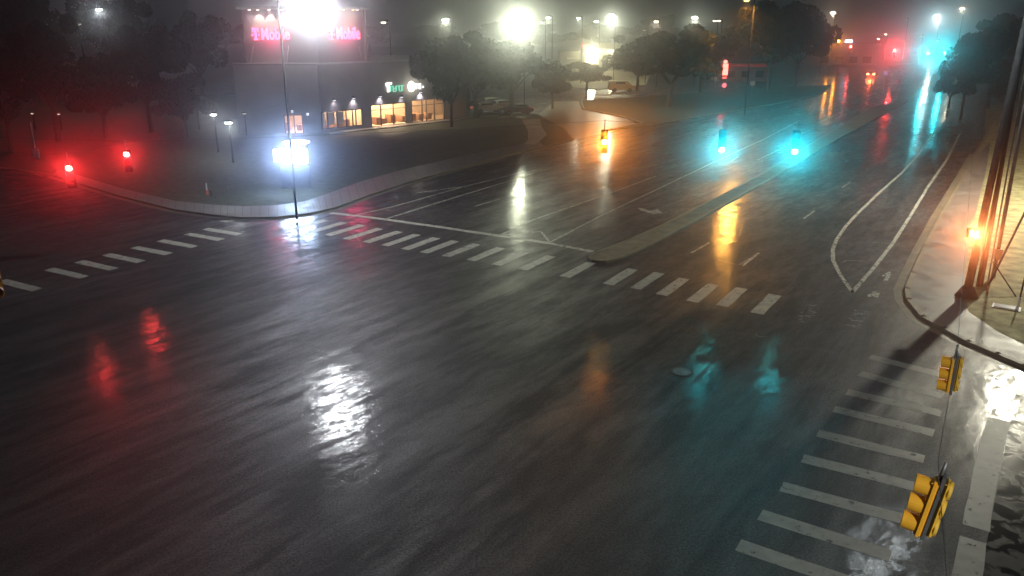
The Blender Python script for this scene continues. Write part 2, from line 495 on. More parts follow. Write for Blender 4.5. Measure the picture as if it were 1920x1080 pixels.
# manhole
mh = empty('manhole', G(1278, 697))
MB().tube((0, 0, 0), (0, 0, .012), .42, .42, 24).build('frame_ring', M_iron, mh)
MB().tube((0, 0, .012), (0, 0, .018), .33, .33, 24).build('lid', mat('worn_lid', (.3, .3, .3), .35, metal=.5, var=.5, vscale=9), mh)
tag(mh, 'round iron manhole cover in the wet asphalt between the crosswalks', 'manhole cover')

# ------------------------------------------------------------------ trees
def leaf_mesh(name, r, n, size, seed):
    rr = random.Random(seed); mb = MB()
    lumps = []
    for i in range(26):
        a = rr.uniform(0, 2 * math.pi); q = rr.uniform(.2, 1.05) ; zz = rr.uniform(-.55, .8)
        lumps.append((Vector((math.cos(a) * q * r[0] * math.sqrt(max(.1, 1 - zz * zz)), math.sin(a) * q * r[1] * math.sqrt(max(.1, 1 - zz * zz)), zz * r[2])), rr.uniform(.16, .36)))
    for i in range(n):
        c, q = lumps[i % len(lumps)]
        d = Vector((rr.gauss(0, 1), rr.gauss(0, 1), rr.gauss(0, .8))).normalized() * rr.uniform(.5, 1.05) ** .5
        p = c + Vector((d.x * q * r[0], d.y * q * r[1], d.z * q * r[2]))
        a = Vector((rr.uniform(-1, 1), rr.uniform(-1, 1), rr.uniform(-1, 1))).normalized()
        b = a.orthogonal().normalized(); s_ = size * rr.uniform(.6, 1.3)
        k = len(mb.v)
        mb.v += [p - a * s_, p + b * s_ * .5, p + a * s_, p - b * s_ * .5]
        mb.f.append([k, k + 1, k + 2, k + 3])
    return mb
def make_tree(seed, r=(4, 4, 3), h=6.0, tr=.25, n=8000):
    root = empty('oak_tree', (0, 0, 0))
    rr = random.Random(seed); t = MB()
    zc = h
    t.tube((0, 0, 0), (.1, .05, h * .45), tr, tr * .75, 9, False)
    for i in range(6):
        a = i * 1.05 + rr.uniform(-.3, .3)
        e = Vector((math.cos(a) * r[0] * .6, math.sin(a) * r[1] * .6, h * rr.uniform(.75, 1.1)))
        m = Vector((.1, .05, h * .42)).lerp(e, .5) + Vector((0, 0, .3))
        t.tube((.1, .05, h * .42), m, tr * .5, tr * .3, 7, False)
        t.tube(m, e, tr * .3, tr * .1, 6, False)
    t.build('trunk', M_bark, root, True)
    c = leaf_mesh('crown', r, n, .26, seed).build('crown', M_leaf, root)
    c.location = (0, 0, zc)
    return root
protos = [make_tree(3, (4.5, 4.5, 3.2), 5.6), make_tree(9, (5, 4.4, 3.6), 6.2), make_tree(17, (3.6, 3.8, 2.6), 4.6)]
used = [False] * 3
def tree(px, py, scale, kind, label, group='trees around the intersection', rz=None, D=None):
    p = G(px, py) if D is None else Vector((AT(px, 40, D).x, D, 0))
    o = copy_tree(protos[kind]) if used[kind] else protos[kind]
    used[kind] = True
    o.location = (p.x, p.y, .1)
    o.rotation_euler = (0, 0, rnd.uniform(0, 6.28) if rz is None else rz)
    o.scale = (scale[0], scale[0], scale[1])
    tag(o, label, 'tree', group)
T = 'trees around the intersection'
tree(846, 240, (.85, 1.1), 0, 'dark tree standing in front of the right end of the lit store windows')
tree(893, 222, (1.3, 1.12), 1, 'broad dark tree just right of the store, hiding the parking lot lights')
tree(958, 212, (1.4, 1.12), 0, 'broad dark tree below the brightest lot lamp, right of the store')
tree(1036, 205, (.75, .95), 2, 'thin leafy tree at the left edge of the driveway')
tree(1100, 172, (1.1, .72), 2, 'low tree left of the white van on the far side of the driveway', rz=1)
tree(1195, 172, (1.3, 1.0), 1, 'spreading tree right of the cream kiosk')
tree(1253, 202, (1.6, 1.2), 1, 'large dark tree with a thick trunk on the grass island')
tree(1312, 174, (1.1, 1.2), 0, 'dark tree just left of the red pylon sign')
tree(1440, 172, (1.7, 1.75), 0, 'tall black tree right of the red pylon sign')
tree(1490, 165, (1.3, 1.6), 1, 'tall black tree at the left kerb of the far road')
tree(1800, 226, (.8, 1.15), 1, 'dark tree at the right kerb below the far green signals')
tree(1850, 205, (1.2, 1.3), 0, 'dark tree behind the leaning poles at the right edge')
tree(1905, 240, (1.0, 1.2), 2, 'tree at the far right edge above the lamplit grass')
tree(1960, 215, (1.3, 1.4), 1, 'tree cut by the right edge of the picture behind the grass')
tree(1778, 205, (.7, .8), 2, 'small dark tree at the left of the group by the far green signals')
tree(1880, 172, (1.6, 1.5), 0, 'tall dark tree behind the right group, cut by the leaning pole')
for i, (px, py, sx, sz, k, lb) in enumerate((
        (25, 290, .9, 1.1, 0, 'dark tree at the far left edge behind the white plate sign'),
        (110, 268, 1.0, 1.3, 1, 'dark tree above the left red signal'),
        (200, 262, .95, 1.2, 2, 'dark tree between the two red signals'),
        (285, 250, 1.0, 1.3, 0, 'dark tree right of the right red signal'),
        (350, 262, .8, .95, 2, 'small dark tree left of the two white wall lamps'),
        (60, 205, 1.4, 1.9, 1, 'tall dark tree behind the left corner, below the yellow lamp'),
        (240, 195, 1.4, 1.8, 0, 'tall dark tree behind the left corner, below the white lamp'),
        (380, 190, 1.1, 1.4, 1, 'dark tree just left of the sign tower'))):
    tree(px, py, (sx, sz), k, lb)
# far tree line
TL = 0
for i in range(26):
    x = -230 + i * 22 + rnd.uniform(-6, 6)
    if 95 < x < 190: continue
    y = 330 + rnd.uniform(-30, 40)
    k = i % 3
    o = copy_tree(protos[k]); o.location = (x, y, 0)
    o.scale = (2.2, 2.2, rnd.uniform(1.2, 1.55)); o.rotation_euler = (0, 0, rnd.uniform(0, 6))
    ordn = ('first', 'second', 'third', 'fourth', 'fifth', 'sixth', 'seventh', 'eighth', 'ninth', 'tenth', 'eleventh', 'twelfth', 'thirteenth', 'fourteenth', 'fifteenth', 'sixteenth', 'seventeenth', 'eighteenth', 'nineteenth', 'twentieth', 'twenty first', 'twenty second', 'twenty third', 'twenty fourth')
    tag(o, ordn[TL] + ' tree from the left in the distant black tree line', 'tree', 'distant tree line'); TL += 1

# ------------------------------------------------------------------ street lamps
def lampmat(c, s_): return glow('lamp_glow', c, s_)
LM = {'white': lampmat((.92, .97, 1.0), 30), 'warm': lampmat((1, .86, .6), 14), 'green': lampmat((.95, 1, .78), 30), 'amber': lampmat((1, .55, .12), 10), 'dim': lampmat((.9, .8, .6), 1.6)}
def street_lamp(head, ground_h, arm, cmat, r, label, energy=0, color=(1, 1, 1), cone=165, haze_r=.2, cat='street lamp', pole_r=.06, name='street_lamp', group=None, blend=.5, tiltx=0, tilty=0):
    """head: world point of the luminaire. arm: vector from the head to the pole top"""
    head = Vector(head); top = head + Vector(arm)
    root = empty(name, (top.x, top.y, ground_h))
    loc = lambda p: Vector(p) - root.location
    MB().tube(loc((top.x, top.y, ground_h)), loc(top), pole_r * 1.4, pole_r, 10).build('pole', M_bronze, root, True)
    if Vector(arm).length > .2:
        MB().path([loc(top), loc(top.lerp(head, .5) + Vector((0, 0, .18))), loc(head + Vector((0, 0, .12)))], .05).build('arm', M_bronze, root, True)
    hb = MB(); hb.box(loc(head + Vector((0, 0, .10))), (r * 2.6, r * 2.0, .14)); hb.build('lamp_head', M_bronze, root, bevel=.04)
    bm = bmesh.new()
    bmesh.ops.create_uvsphere(bm, u_segments=14, v_segments=8, radius=r, matrix=Matrix.Translation(loc(head)) @ Matrix.Diagonal((1.15, .95, .45, 1)))
    me = bpy.data.meshes.new('lens'); bm.to_mesh(me); bm.free(); me.materials.append(LM[cmat])
    o = bpy.data.objects.new('lens', me); col.objects.link(o); o.parent = root
    tag(root, label, cat, group)
    if energy:
        p = head - Vector((0, 0, r * .6 + haze_r + .02))
        d = bpy.data.lights.new('lamp_light', 'SPOT' if cone else 'POINT'); d.energy = energy; d.color = color
        d.shadow_soft_size = haze_r
        if cone: d.spot_size = R(cone); d.spot_blend = blend
        l = bpy.data.objects.new('lamp_light', d); l.location = loc(p); l.rotation_euler = (R(tiltx), R(tilty), 0)
        col.objects.link(l); l.parent = root
    return root
WHITE, GREENW, WARM, AMB = (.90, .96, 1), (.93, 1, .72), (1, .80, .55), (1, .43, .07)
# big corner lamp whose reflection fills the crossing
street_lamp(AT(582, -2, 50), .12, (-2.0, .3, .35), 'white', .42, 'brightest white street lamp on an arm in front of the pink store sign tower', 5400, (.93, .96, 1.0), None, .3, blend=.3, tiltx=-35)
street_lamp(AT(972, 34, 123), .1, (.9, .5, .3), 'green', .75, 'blazing white parking lot lamp above the dark trees', 9500, GREENW, 175, .5, blend=.3, tiltx=-25)
street_lamp(AT(1146, 30, 175), .1, (1, .5, .3), 'green', .75, 'bright parking lot lamp above the cream kiosk', 6000, GREENW, 175, .4, blend=.3, tiltx=-10)
street_lamp(AT(1400, 1, 110), .1, (1.2, .5, .3), 'amber', .3, 'amber street lamp at the very top of the picture above the far trees', 9000, AMB, 162, .25, blend=.05, tiltx=0)
street_lamp(AT(1757, 29, 300), .1, (1.5, .5, .3), 'white', .7, 'white street lamp above the far green signals', 7000, (.8, 1, 1), 172, .6, blend=.3, tiltx=-15)
# lamps outside the frame on the right; last is added behind the camera
street_lamp((35.9, 51.7, 13.0), .1, (1.8, .6, .3), 'white', .35, 'white street lamp beyond the right edge that lights the grass corner', 24000, (1, .95, .74), 165, .3, tiltx=0)
street_lamp((18.95, 34.5, 14.6), .1, (G(1832, 541).x - 18.95, G(1832, 541).y - 34.5, .3), 'white', .35, 'white street lamp on the tall mast at the right corner, above the picture', 600, (.86, .95, 1), 165, .25, tiltx=0)
street_lamp((13, -7, 13.5), .1, (2.0, -1, .3), 'white', .35, 'unseen white lamp added behind the camera to light the near yellow signals', 12500, (1, .96, .9), 165, .3, blend=.3, tiltx=0)
for px, py, D, m, r, e, lab in (
        (1118, 40, 178, 'green', .42, 0, 'smaller lot lamp just left of the bright lamp over the kiosk'),
        (1028, 33, 150, 'green', .34, 3000, 'small lamp right next to the blazing lot lamp'),
        (1015, 42, 152, 'green', .18, 0, 'faint lamp tucked below the blazing lot lamp'),
        (1085, 34, 170, 'green', .34, 3000, 'small round lamp midway between the two bright lot lamps'),
        (835, 37, 120, 'green', .42, 8000, 'small white lamp in the dark between the sign tower and the blazing lot lamp'),
        (719, 42, 120, 'warm', .30, 0, 'small triangular lamp just right of the sign tower'),
        (1230, 40, 160, 'warm', .36, 3000, 'pinkish round lamp right of the kiosk lamps'),
        (1303, 33, 160, 'green', .5, 9000, 'flattened white lamp above the big dark tree'),
        (1340, 39, 170, 'warm', .28, 0, 'left of the two small warm lamps side by side right of the flattened lamp'),
        (1348, 39, 170, 'warm', .28, 0, 'right of the two small warm lamps side by side'),
        (1208, 56, 170, 'dim', .26, 0, 'tiny dim lamp below the pinkish round lamp'),
        (1503, 40, 190, 'amber', .22, 0, 'tiny orange lamp left of the pair of yellow lamps'),
        (1543, 37, 200, 'warm', .45, 2500, 'small pinkish lamp left of the yellow street lamp'),
        (1562, 24, 200, 'warm', .6, 4000, 'yellowish street lamp above the two yellow flashing signals'),
        (1804, 16, 230, 'warm', .6, 9000, 'small white lamp at the upper right near the leaning pole'),
        (1700, 36, 280, 'dim', .4, 0, 'very faint lamp over the far road'),
        (1661, 64, 260, 'warm', .4, 0, 'upper small warm lamp above the red signal of the far road'),
        (1647, 73, 260, 'warm', .35, 0, 'lower small warm lamp above the red signal of the far road'),
        (185, 18, 120, 'white', .36, 5000, 'small white lamp high in the dark at the upper left'),
        (33, 36, 120, 'warm', .25, 1500, 'yellowish lamp at the upper left corner'),
        (1727, 67, 250, 'dim', .5, 0, 'pale lamp just above the far green signals'),
        (1758, 76, 250, 'dim', .4, 0, 'pale lamp right above the right far green signal')):
    c = {'white': WHITE, 'green': GREENW, 'warm': WARM, 'amber': AMB, 'dim': WARM}[m]
    street_lamp(AT(px, py, D), .1, (.8, .5, .25), m, r, lab, e * .12, c, 170, .25, blend=.3, tiltx=-15, group='distant lamps')
for px, py, D, m, r, e, lab in (
        (400, 215, 78, 'white', .24, 900, 'left one of the two white post lamps left of the store'),
        (428, 230, 72, 'white', .28, 1300, 'right one of the two white post lamps left of the store'),
        (343, 162, 105, 'warm', .20, 150, 'small warm post lamp up left of the store'),
        (366, 185, 95, 'warm', .16, 100, 'small post lamp between the warm lamp and the white pair'),
        (458, 213, 90, 'dim', .18, 0, 'faint post lamp at the left wall of the store'),
        (120, 44, 120, 'dim', .3, 0, 'added dim lamp standing in for a lit yellow patch at the upper left'),  # this and the next: dim lamps added for lit foliage and wall bits
        (146, 45, 120, 'dim', .4, 0, 'added dim lamp standing in for a lit pale patch below the small white lamp at the upper left'),
        (60, 213, 95, 'dim', .14, 0, 'very faint lamp among the dark trees at the far left'),
        (110, 214, 95, 'dim', .14, 0, 'very faint lamp above the left red signal')):
    c = WHITE if m == 'white' else WARM
    street_lamp(AT(px, py, D), .1, (.05, .02, .08), m, r, lab, e * .3, c, 170, .15, cat='post lamp', name='post_lamp', pole_r=.06, group='post lamps on the left', blend=.3, tiltx=-25)

# ------------------------------------------------------------------ traffic signals
def lens_mat(name, c, s_): return glow(name, c, s_)
SIG = {'red': lens_mat('red_lens', (1, .10, .07), 45), 'amber': lens_mat('amber_lens', (1, .42, .05), 40), 'green': lens_mat('green_lens', (.10, 1, .95), 40),
       'hand': lens_mat('hand_lens', (1, .33, .08), 26)}
SIGC = {'red': (1, .03, .03), 'amber': (1, .26, .01), 'green': (.02, .85, 1)}
def signal_head(root, off, rz, lit=None, sc=1.0, housing=M_yellow, hood=.30, full=False, hd=.2):
    """three sections, hooded; faces local -y before rz. Built straight into the parent's space"""
    rot = Matrix.Rotation(rz, 4, 'Z'); base = Matrix.Translation(off) @ rot @ Matrix.Scale(sc, 4)
    def put(mb, name, m, smooth=False, bevel=0, parent=None):
        mb.v = [base @ Vector(v) for v in mb.v]
        return mb.build(name, m, parent or root, smooth, bevel)
    put(MB().box((0, hd / 2 - .1, 0), (.34, hd, 1.07)), 'housing', housing, bevel=.03)
    order = ('red', 'amber', 'green')
    for i in range(3):
        z = .355 - .355 * i
        n = 20; vb = MB(); k = 0
        # open hood: an arc of 290 degrees with thickness
        ring = []
        for j in range(n + 1):
            a = R(-90 if full else -55) + R(360 if full else 290) * j / n
            ring.append(a)
        for yy, rr_, cut in ((-.10, .16, 0), (-.10 - hood, .155, 1)):
            for a in ring:
                y2 = yy + (hood * (.08 if full else .5) * (1 - (math.sin(a) + 1) / 2) if cut else 0)
                vb.v.append(Vector((math.cos(a) * rr_, y2, z + math.sin(a) * rr_)))
        for j in range(n):
            vb.f.append([j, j + 1, n + 2 + j, n + 1 + j])
        # inner skin
        b0 = len(vb.v)
        for yy, rr_, cut in ((-.10, .148, 0), (-.10 - hood, .143, 1)):
            for a in ring:
                y2 = yy + (hood * (.08 if full else .5) * (1 - (math.sin(a) + 1) / 2) if cut else 0)
                vb.v.append(Vector((math.cos(a) * rr_, y2, z + math.sin(a) * rr_)))
        for j in range(n):
            vb.f.append([b0 + j + 1, b0 + j, b0 + n + 1 + j, b0 + n + 2 + j])
            vb.f.append([n + 1 + j, n + 2 + j, b0 + n + 2 + j, b0 + n + 1 + j])
        put(vb, 'visor', housing, not full)
        lm = MB().tube((0, -.10, z), (0, -.125, z), .14, .12, 18)
        put(lm, 'lens', SIG[order[i]] if lit == order[i] else M_dull)
    return base
def hanger(root, z0, z1):
    MB().tube((0, 0, z0), (0, 0, z1), .025, .025, 8).build('hanger', M_steel, root, True)
def signal(px, py, D, lit, label, energy, rz=0.0, sc=1.0, aim=(0, 0, 16), plate=True, cat='traffic signal', group='traffic signals', cone=74, lr=.10):
    zoff = {'red': .355, 'amber': 0, 'green': -.355}[lit] * sc
    p = AT(px, py, D) - Vector((0, 0, zoff))
    root = empty('traffic_signal', p)
    sc *= 1.15
    signal_head(root, Vector((0, 0, 0)), rz, lit, sc, M_sighead)
    hanger(root, .53 * sc, .53 * sc + .55)
    tag(root, label, cat, group)
    c = SIGC[lit]
    d = bpy.data.lights.new('signal_light', 'SPOT'); d.energy = energy; d.color = c
    d.spot_size = R(cone); d.spot_blend = 1; d.shadow_soft_size = lr
    q = Matrix.Rotation(rz, 3, 'Z') @ Vector((0, -.5 - lr, zoff / sc)) * 1.0
    q = Vector((q.x * 1, q.y, zoff))
    l = bpy.data.objects.new('signal_light', d); l.location = q
    l.rotation_euler = (Vector(aim) - (p + q)).to_track_quat('-Z', 'Y').to_euler()
    col.objects.link(l); l.parent = root
    return root
s1 = signal(130, 316, 40, 'red', 'larger left signal glowing red over the left crosswalk', 900, R(24))
s2 = signal(238, 290, 44.9, 'red', 'smaller right signal glowing red over the left crosswalk', 650, R(20))
s3 = signal(1133, 265, 42.6, 'amber', 'signal glowing amber above the middle of the main road', 1900, R(-4))
s4 = signal(1353, 278, 42.2, 'green', 'left signal glowing green blue over the main road', 1600, R(-11))
s5 = signal(1490, 281, 41.2, 'green', 'right signal glowing green blue over the main road', 1600, R(-17))
# far crossing
signal(1677, 95, 205, 'red', 'distant red signal at the far crossing', 8000, R(-18), 1.9, cone=16, group='signals of the far crossing')
signal(1740, 99, 185, 'green', 'left one of the two distant green signals glowing cyan', 5500, R(-22), 1.7, cone=30, group='signals of the far crossing')
signal(1772, 99, 185, 'green', 'right one of the two distant green signals glowing cyan', 5500, R(-22), 1.7, cone=30, group='signals of the far crossing')
signal(1558, 77, 230, 'amber', 'left one of the two small yellow signals side by side in the distance', 1100, R(-18), 2.2, cone=30, group='signals of the far crossing')
signal(1572, 77, 230, 'amber', 'right one of the two small yellow signals side by side in the distance', 1100, R(-18), 2.2, cone=30, group='signals of the far crossing')
signal(1595, 88, 230, 'red', 'tiny red signal below the blue white sign in the distance', 500, R(-18), 1.9, cone=30, group='signals of the far crossing')

def back_to_back(px, py, z, sc, rz, tilt, label):
    r = ray(px, py); t = z / (r.y * CT - r.z * ST)
    p = Vector((0, 0, CAM_H)) + r * t
    root = empty('traffic_signal', p)
    root.rotation_euler = (Matrix.Rotation(tilt[1], 3, 'Y') @ Matrix.Rotation(tilt[0], 3, 'X') @ Matrix.Rotation(rz, 3, 'Z')).to_euler()
    signal_head(root, Vector((0, 0, 0)), 0, None, sc, hood=.23, full=True, hd=.12)
    MB().box((0, .055 * sc, .05 * sc), (.30 * sc, .045, 1.2 * sc)).build('mounting_plate', M_steel, root)
    signal_head(root, Vector((0, .07 * sc, .06 * sc)), R(180), None, sc, M_yelback, hood=.05, full=True, hd=.08)
    hanger(root, .535 * sc, .535 * sc + .3)
    tag(root, label, 'traffic signal', 'traffic signals')
    return root
b1 = back_to_back(1742, 952, 11.3, .84, R(-120), (R(0), R(9)), 'large yellow signal seen from above beside the stop line, bottom right')
b2 = back_to_back(1785, 703, 17.6, .78, R(-120), (0, 0), 'smaller yellow signal seen from the side over the upper end of the right crosswalk')
b3 = back_to_back(-12, 520, 19, .9, R(35), (0, 0), 'yellow signal cut off by the left edge beside the left crosswalk')
# span wires
def wire(name, pts, label, r=.006):
    a, b = Vector(pts[0]), Vector(pts[-1])
    m = MB()
    n = 24; L = []
    for seg in range(len(pts) - 1):
        p, q = Vector(pts[seg]), Vector(pts[seg + 1])
        for i in range(n // (len(pts) - 1)):
            t = i / (n // (len(pts) - 1)); v = p.lerp(q, t); v.z -= 4 * t * (1 - t) * .12
            L.append(v)
    L.append(Vector(pts[-1]))
    m.path(L, r, 5)
    tag(m.build(name, M_black), label, 'cable')
top = lambda o, k=1.08: o.location + Vector((0, 0, k))
wire('span_wire', [(-50, 46.5, 6.9), top(s2), top(s3), top(s4), (22.5, 38.8, 7.4)], 'thin cable over the main road that carries the amber and green signals')
wire('span_wire', [(-55, 30, 6.9), top(s1), (-14, 52, 7.2)], 'thin cable over the left street that carries the larger red signal')
wire('span_wire', [(2.0, 1.5, 7.0), top(b1, .74), top(b2, .71), (22.1, 38.6, 7.2)], 'thin cable over the right crosswalk that carries the two yellow signals')
# white plate sign left
sp = AT(67, 288, 42)
r_ = empty('plate_sign', sp)
MB().box((0, 0, 0), (.36, .02, .5), Matrix.Rotation(R(6), 3, 'Y')).build('plate', M_white, r_)
MB().tube((0, .03, .2), (0, .03, 1.6), .02, .02, 6).build('hanger', M_steel, r_)
tag(r_, 'small blank white plate sign hanging left of the red signals', 'sign')

# ------------------------------------------------------------------ the store with the sign tower
class Face:
    """vertical plane through P0 along direction d (unit, horizontal); n points toward the camera side"""
    def __init__(s, P0, ang):
        s.P = Vector((P0[0], P0[1], 0)); s.d = Vector((math.cos(R(ang)), math.sin(R(ang)), 0)); s.ang = R(ang)
        s.n = Vector((s.d.y, -s.d.x, 0))
        if s.n.y > 0: s.n = -s.n
    def at(s, px, py):
        r = ray(px, py)
        # P + d*a = r*t
        det = s.d.x * (-r.y) - (-r.x) * s.d.y
        a = ((-s.P.x) * (-r.y) - (-r.x) * (-s.P.y)) / det
        hit = s.P + s.d * a
        t = hit.y / r.y
        return a, CAM_H + r.z * t
    def p(s, a, z, out=0.0):
        return s.P + s.d * a + s.n * out + Vector((0, 0, z))
    def box(s, mb, a0, a1, z0, z1, o0, o1):
        c = s.p((a0 + a1) / 2, (z0 + z1) / 2, (o0 + o1) / 2)
        mb.box(c, (abs(a1 - a0), abs(o1 - o0), abs(z1 - z0)), Matrix.Rotation(s.ang, 3, 'Z'))
C0 = AT(592, 40, 92.0); C0.z = 0
FR = Face(C0, 45)            # face toward the main road, runs away to the right
FL = Face(C0, 0)             # face toward the camera, runs left from the corner (negative a)
ROOF = 7.8
store = empty('store', (C0.x, C0.y, 0.1))
def sb(mb, name, m, bevel=0, parent=None):
    mb.v = [v - store.location for v in mb.v]
    return mb.build(name, m, parent or store, bevel=bevel)
def sx(px, F=FR): return F.at(px, 240)[0]
aL0 = sx(452, FL); END = sx(880)
# wall of the road face, with real openings
g1 = (sx(604), sx(681)); g2 = (sx(697), sx(763)); g3 = (sx(773), sx(834))
ZB, ZT = .35, 3.15
zg = [FR.at(640, 207)[1], FR.at(730, 194)[1], FR.at(783, 187)[1]]
wl = MB()
cuts = [(0, g1[0]), (g1[1], g2[0]), (g2[1], g3[0]), (g3[1], END)]
for a, b in cuts: FR.box(wl, a, b, 0, 7.6, -.3, 0)
for (a, b), zt, zb in ((g1, zg[0], .55), (g2, zg[1], .2), (g3, zg[2], .2)):
    FR.box(wl, a, b, zt, 7.6, -.3, 0); FR.box(wl, a, b, 0, zb, -.3, 0)
# camera face with one window
wL = (FL.at(533, 230)[0], FL.at(568, 230)[0]); wz = (FL.at(550, 251)[1], FL.at(550, 215)[1])
FL.box(wl, aL0, wL[0], 0, 7.6, -.3, 0); FL.box(wl, wL[1], 0, 0, 7.6, -.3, 0)
FL.box(wl, wL[0], wL[1], 0, wz[0], -.3, 0); FL.box(wl, wL[0], wL[1], wz[1], 7.6, -.3, 0)
# back walls and end walls
pA, pB = FR.p(END, 0), FL.p(aL0, 0)
def wallseg(mb, a, b, z0, z1, th=.3):
    a, b = Vector((a[0], a[1], 0)), Vector((b[0], b[1], 0)); d = b - a
    mb.box((a + b) / 2 + Vector((0, 0, (z0 + z1) / 2)), (d.length, th, z1 - z0), Matrix.Rotation(math.atan2(d.y, d.x), 3, 'Z'))
bk1 = pA + Vector((-9, 9, 0)); bk2 = pB + Vector((-1, 14, 0))
wallseg(wl, pA, bk1, 0, 7.6); wallseg(wl, bk1, bk2, 0, 7.6); wallseg(wl, bk2, pB, 0, 7.6)
sb(wl, 'wall', M_wall)
rf = MB(); rf.prism([pA + FR.d * .2, C0 + Vector((.0, -.25, 0)), pB + Vector((-.2, -.25, 0)), bk2, bk1][::-1], 7.6, 7.72)
sb(rf, 'roof', M_lot)
cp = MB(); FL.box(cp, aL0 - .3, .1, 7.62, 7.86, 0, .25); FR.box(cp, -.05, END, 7.62, 7.86, 0, .22)
sb(cp, 'cornice', M_trim)
fl = MB(); fl.prism([p for p in (pA, C0, pB, bk2, bk1)][::-1], .1, .18); sb(fl, 'floor', M_inwall)
# interior back wall close behind the glass, ceiling, counters
iw = MB(); FR.box(iw, .4, END - .4, .2, 4.2, -5.2, -5.0); FL.box(iw, aL0 + .4, -1.0, .2, 4.0, -5.2, -5.0)
FR.box(iw, (g1[1] + g2[0]) / 2 - .1, (g1[1] + g2[0]) / 2 + .1, .2, 4.0, -5, -.35)
sb(iw, 'inner_wall', M_inwall)
ic = MB(); FR.box(ic, .4, END - .4, 4.2, 4.3, -5.2, -.35); FL.box(ic, aL0 + .4, -1.0, 4.2, 4.3, -5.2, -.35); sb(ic, 'ceiling', M_cream)
cn = MB(); rr = random.Random(4)
for F, a0, a1 in ((FR, g1[0], g1[1]), (FR, g2[0], g3[1]), (FL, wL[0] - 1, wL[1])):
    a = a0 + .3
    while a < a1 - .5:
        wd = rr.uniform(.5, 1.3)
        F.box(cn, a, a + wd, .18, rr.uniform(.8, 1.25), -rr.uniform(2.6, 3.4), -rr.uniform(1.2, 1.9)); a += wd + rr.uniform(.2, .9)
sb(cn, 'counter', M_wood)
# frames and glass
M_glass = bpy.data.materials.new('shop_glass'); M_glass.use_nodes = True
t = M_glass.node_tree; t.nodes.clear()
o_ = t.nodes.new('ShaderNodeOutputMaterial'); mx = t.nodes.new('ShaderNodeMixShader'); mx.inputs[0].default_value = .12
tr_ = t.nodes.new('ShaderNodeBsdfTransparent'); gl_ = t.nodes.new('ShaderNodeBsdfGlossy'); gl_.inputs['Roughness'].default_value = .15
nz = t.nodes.new('ShaderNodeTexNoise'); nz.inputs['Scale'].default_value = .8; mr = t.nodes.new('ShaderNodeMapRange'); mr.inputs[3].default_value = .08; mr.inputs[4].default_value = .2
t.links.new(nz.outputs['Fac'], mr.inputs[0]); t.links.new(mr.outputs[0], mx.inputs[0])
t.links.new(tr_.outputs[0], mx.inputs[1]); t.links.new(gl_.outputs[0], mx.inputs[2]); t.links.new(mx.outputs[0], o_.inputs[0])
def window(F, a0, a1, z0, z1, mull, transom=None, fw=.09):
    f = MB()
    F.box(f, a0, a0 + fw, z0, z1, -.16, .03); F.box(f, a1 - fw, a1, z0, z1, -.16, .03)
    F.box(f, a0 + fw, a1 - fw, z0, z0 + fw, -.16, .03); F.box(f, a0 + fw, a1 - fw, z1 - fw, z1, -.16, .03)
    ms = sorted(mull); edges = [a0 + fw] + [e for m in ms for e in (m - fw / 2, m + fw / 2)] + [a1 - fw]
    for m in ms: F.box(f, m - fw / 2, m + fw / 2, z0 + fw, z1 - fw, -.15, .028)
    if transom:
        for i in range(0, len(edges), 2): F.box(f, edges[i], edges[i + 1], transom - .04, transom + .04, -.13, .02)
    fr = sb(f, 'window', M_frame)
    g = MB(); F.box(g, a0 + fw, a1 - fw, z0 + fw, z1 - fw, -.075, -.065)
    p = sb(g, 'pane', M_glass, parent=fr)
window(FR, g1[0], g1[1], .55, zg[0], [sx(616), sx(634), sx(651), sx(663), sx(669)])
window(FR, g2[0], g2[1], .2, zg[1], [sx(716), sx(739.5)], FR.at(730, 204)[1])
window(FR, g3[0], g3[1], .2, zg[2], [sx(793), sx(801), sx(816)], FR.at(783, 198)[1])
window(FL, wL[0], wL[1], wz[0], wz[1], [FL.at(552, 230)[0]])
# blinds in the first window group
bl_ = MB()
for a, b in ((sx(605), sx(615)), (sx(617), sx(633)), (sx(635), sx(650))): FR.box(bl_, a, b, .9, 2.3, -.5, -.47)
sb(bl_, 'blind', M_cream)
# interior lights
for F, a, e in ((FR, (g1[0] + g1[1]) / 2 - 1.5, 90), (FR, g1[1] - .9, 110), (FR, (g2[0] + g2[1]) / 2 - 1.5, 130), (FR, (g2[0] + g2[1]) / 2 + 1.6, 130), (FR, g3[0] + .9, 90), (FR, g3[1] - 1.5, 12), (FL, (wL[0] + wL[1]) / 2, 60)):
    p = F.p(a, 3.6, -2.6) - store.location
    d = bpy.data.lights.new('shop_light', 'POINT'); d.energy = e * 16; d.color = (1, .72, .47); d.shadow_soft_size = .3
    l = bpy.data.objects.new('shop_light', d); l.location = p; col.objects.link(l); l.parent = store
# sconces over the windows
for px, py, e in ((625, 187, 18), (661, 183, 55), (711, 180, 45), (751, 181, 14), (787, 172, 55)):
    a, z = FR.at(px, py)
    m = MB(); FR.box(m, a - .14, a + .14, z - .05, z + .18, .03, .42); s_ = sb(m, 'sconce', M_frame, bevel=.02)
    m = MB(); FR.box(m, a - .10, a + .10, z - .075, z - .055, .10, .38); sb(m, 'bulb', glow('sconce_bulb', (.95, .92, 1), 6), parent=s_)
    d = bpy.data.lights.new('sconce_light', 'SPOT'); d.energy = e * 3; d.color = (.90, .84, 1); d.spot_size = R(105); d.spot_blend = .9; d.shadow_soft_size = .05
    l = bpy.data.objects.new('sconce_light', d); l.location = FR.p(a, z - .1, .34) - store.location; l.rotation_euler = ((-FR.n * .35 + Vector((0, 0, -1)))).to_track_quat('-Z', 'Y').to_euler()
    col.objects.link(l); l.parent = store
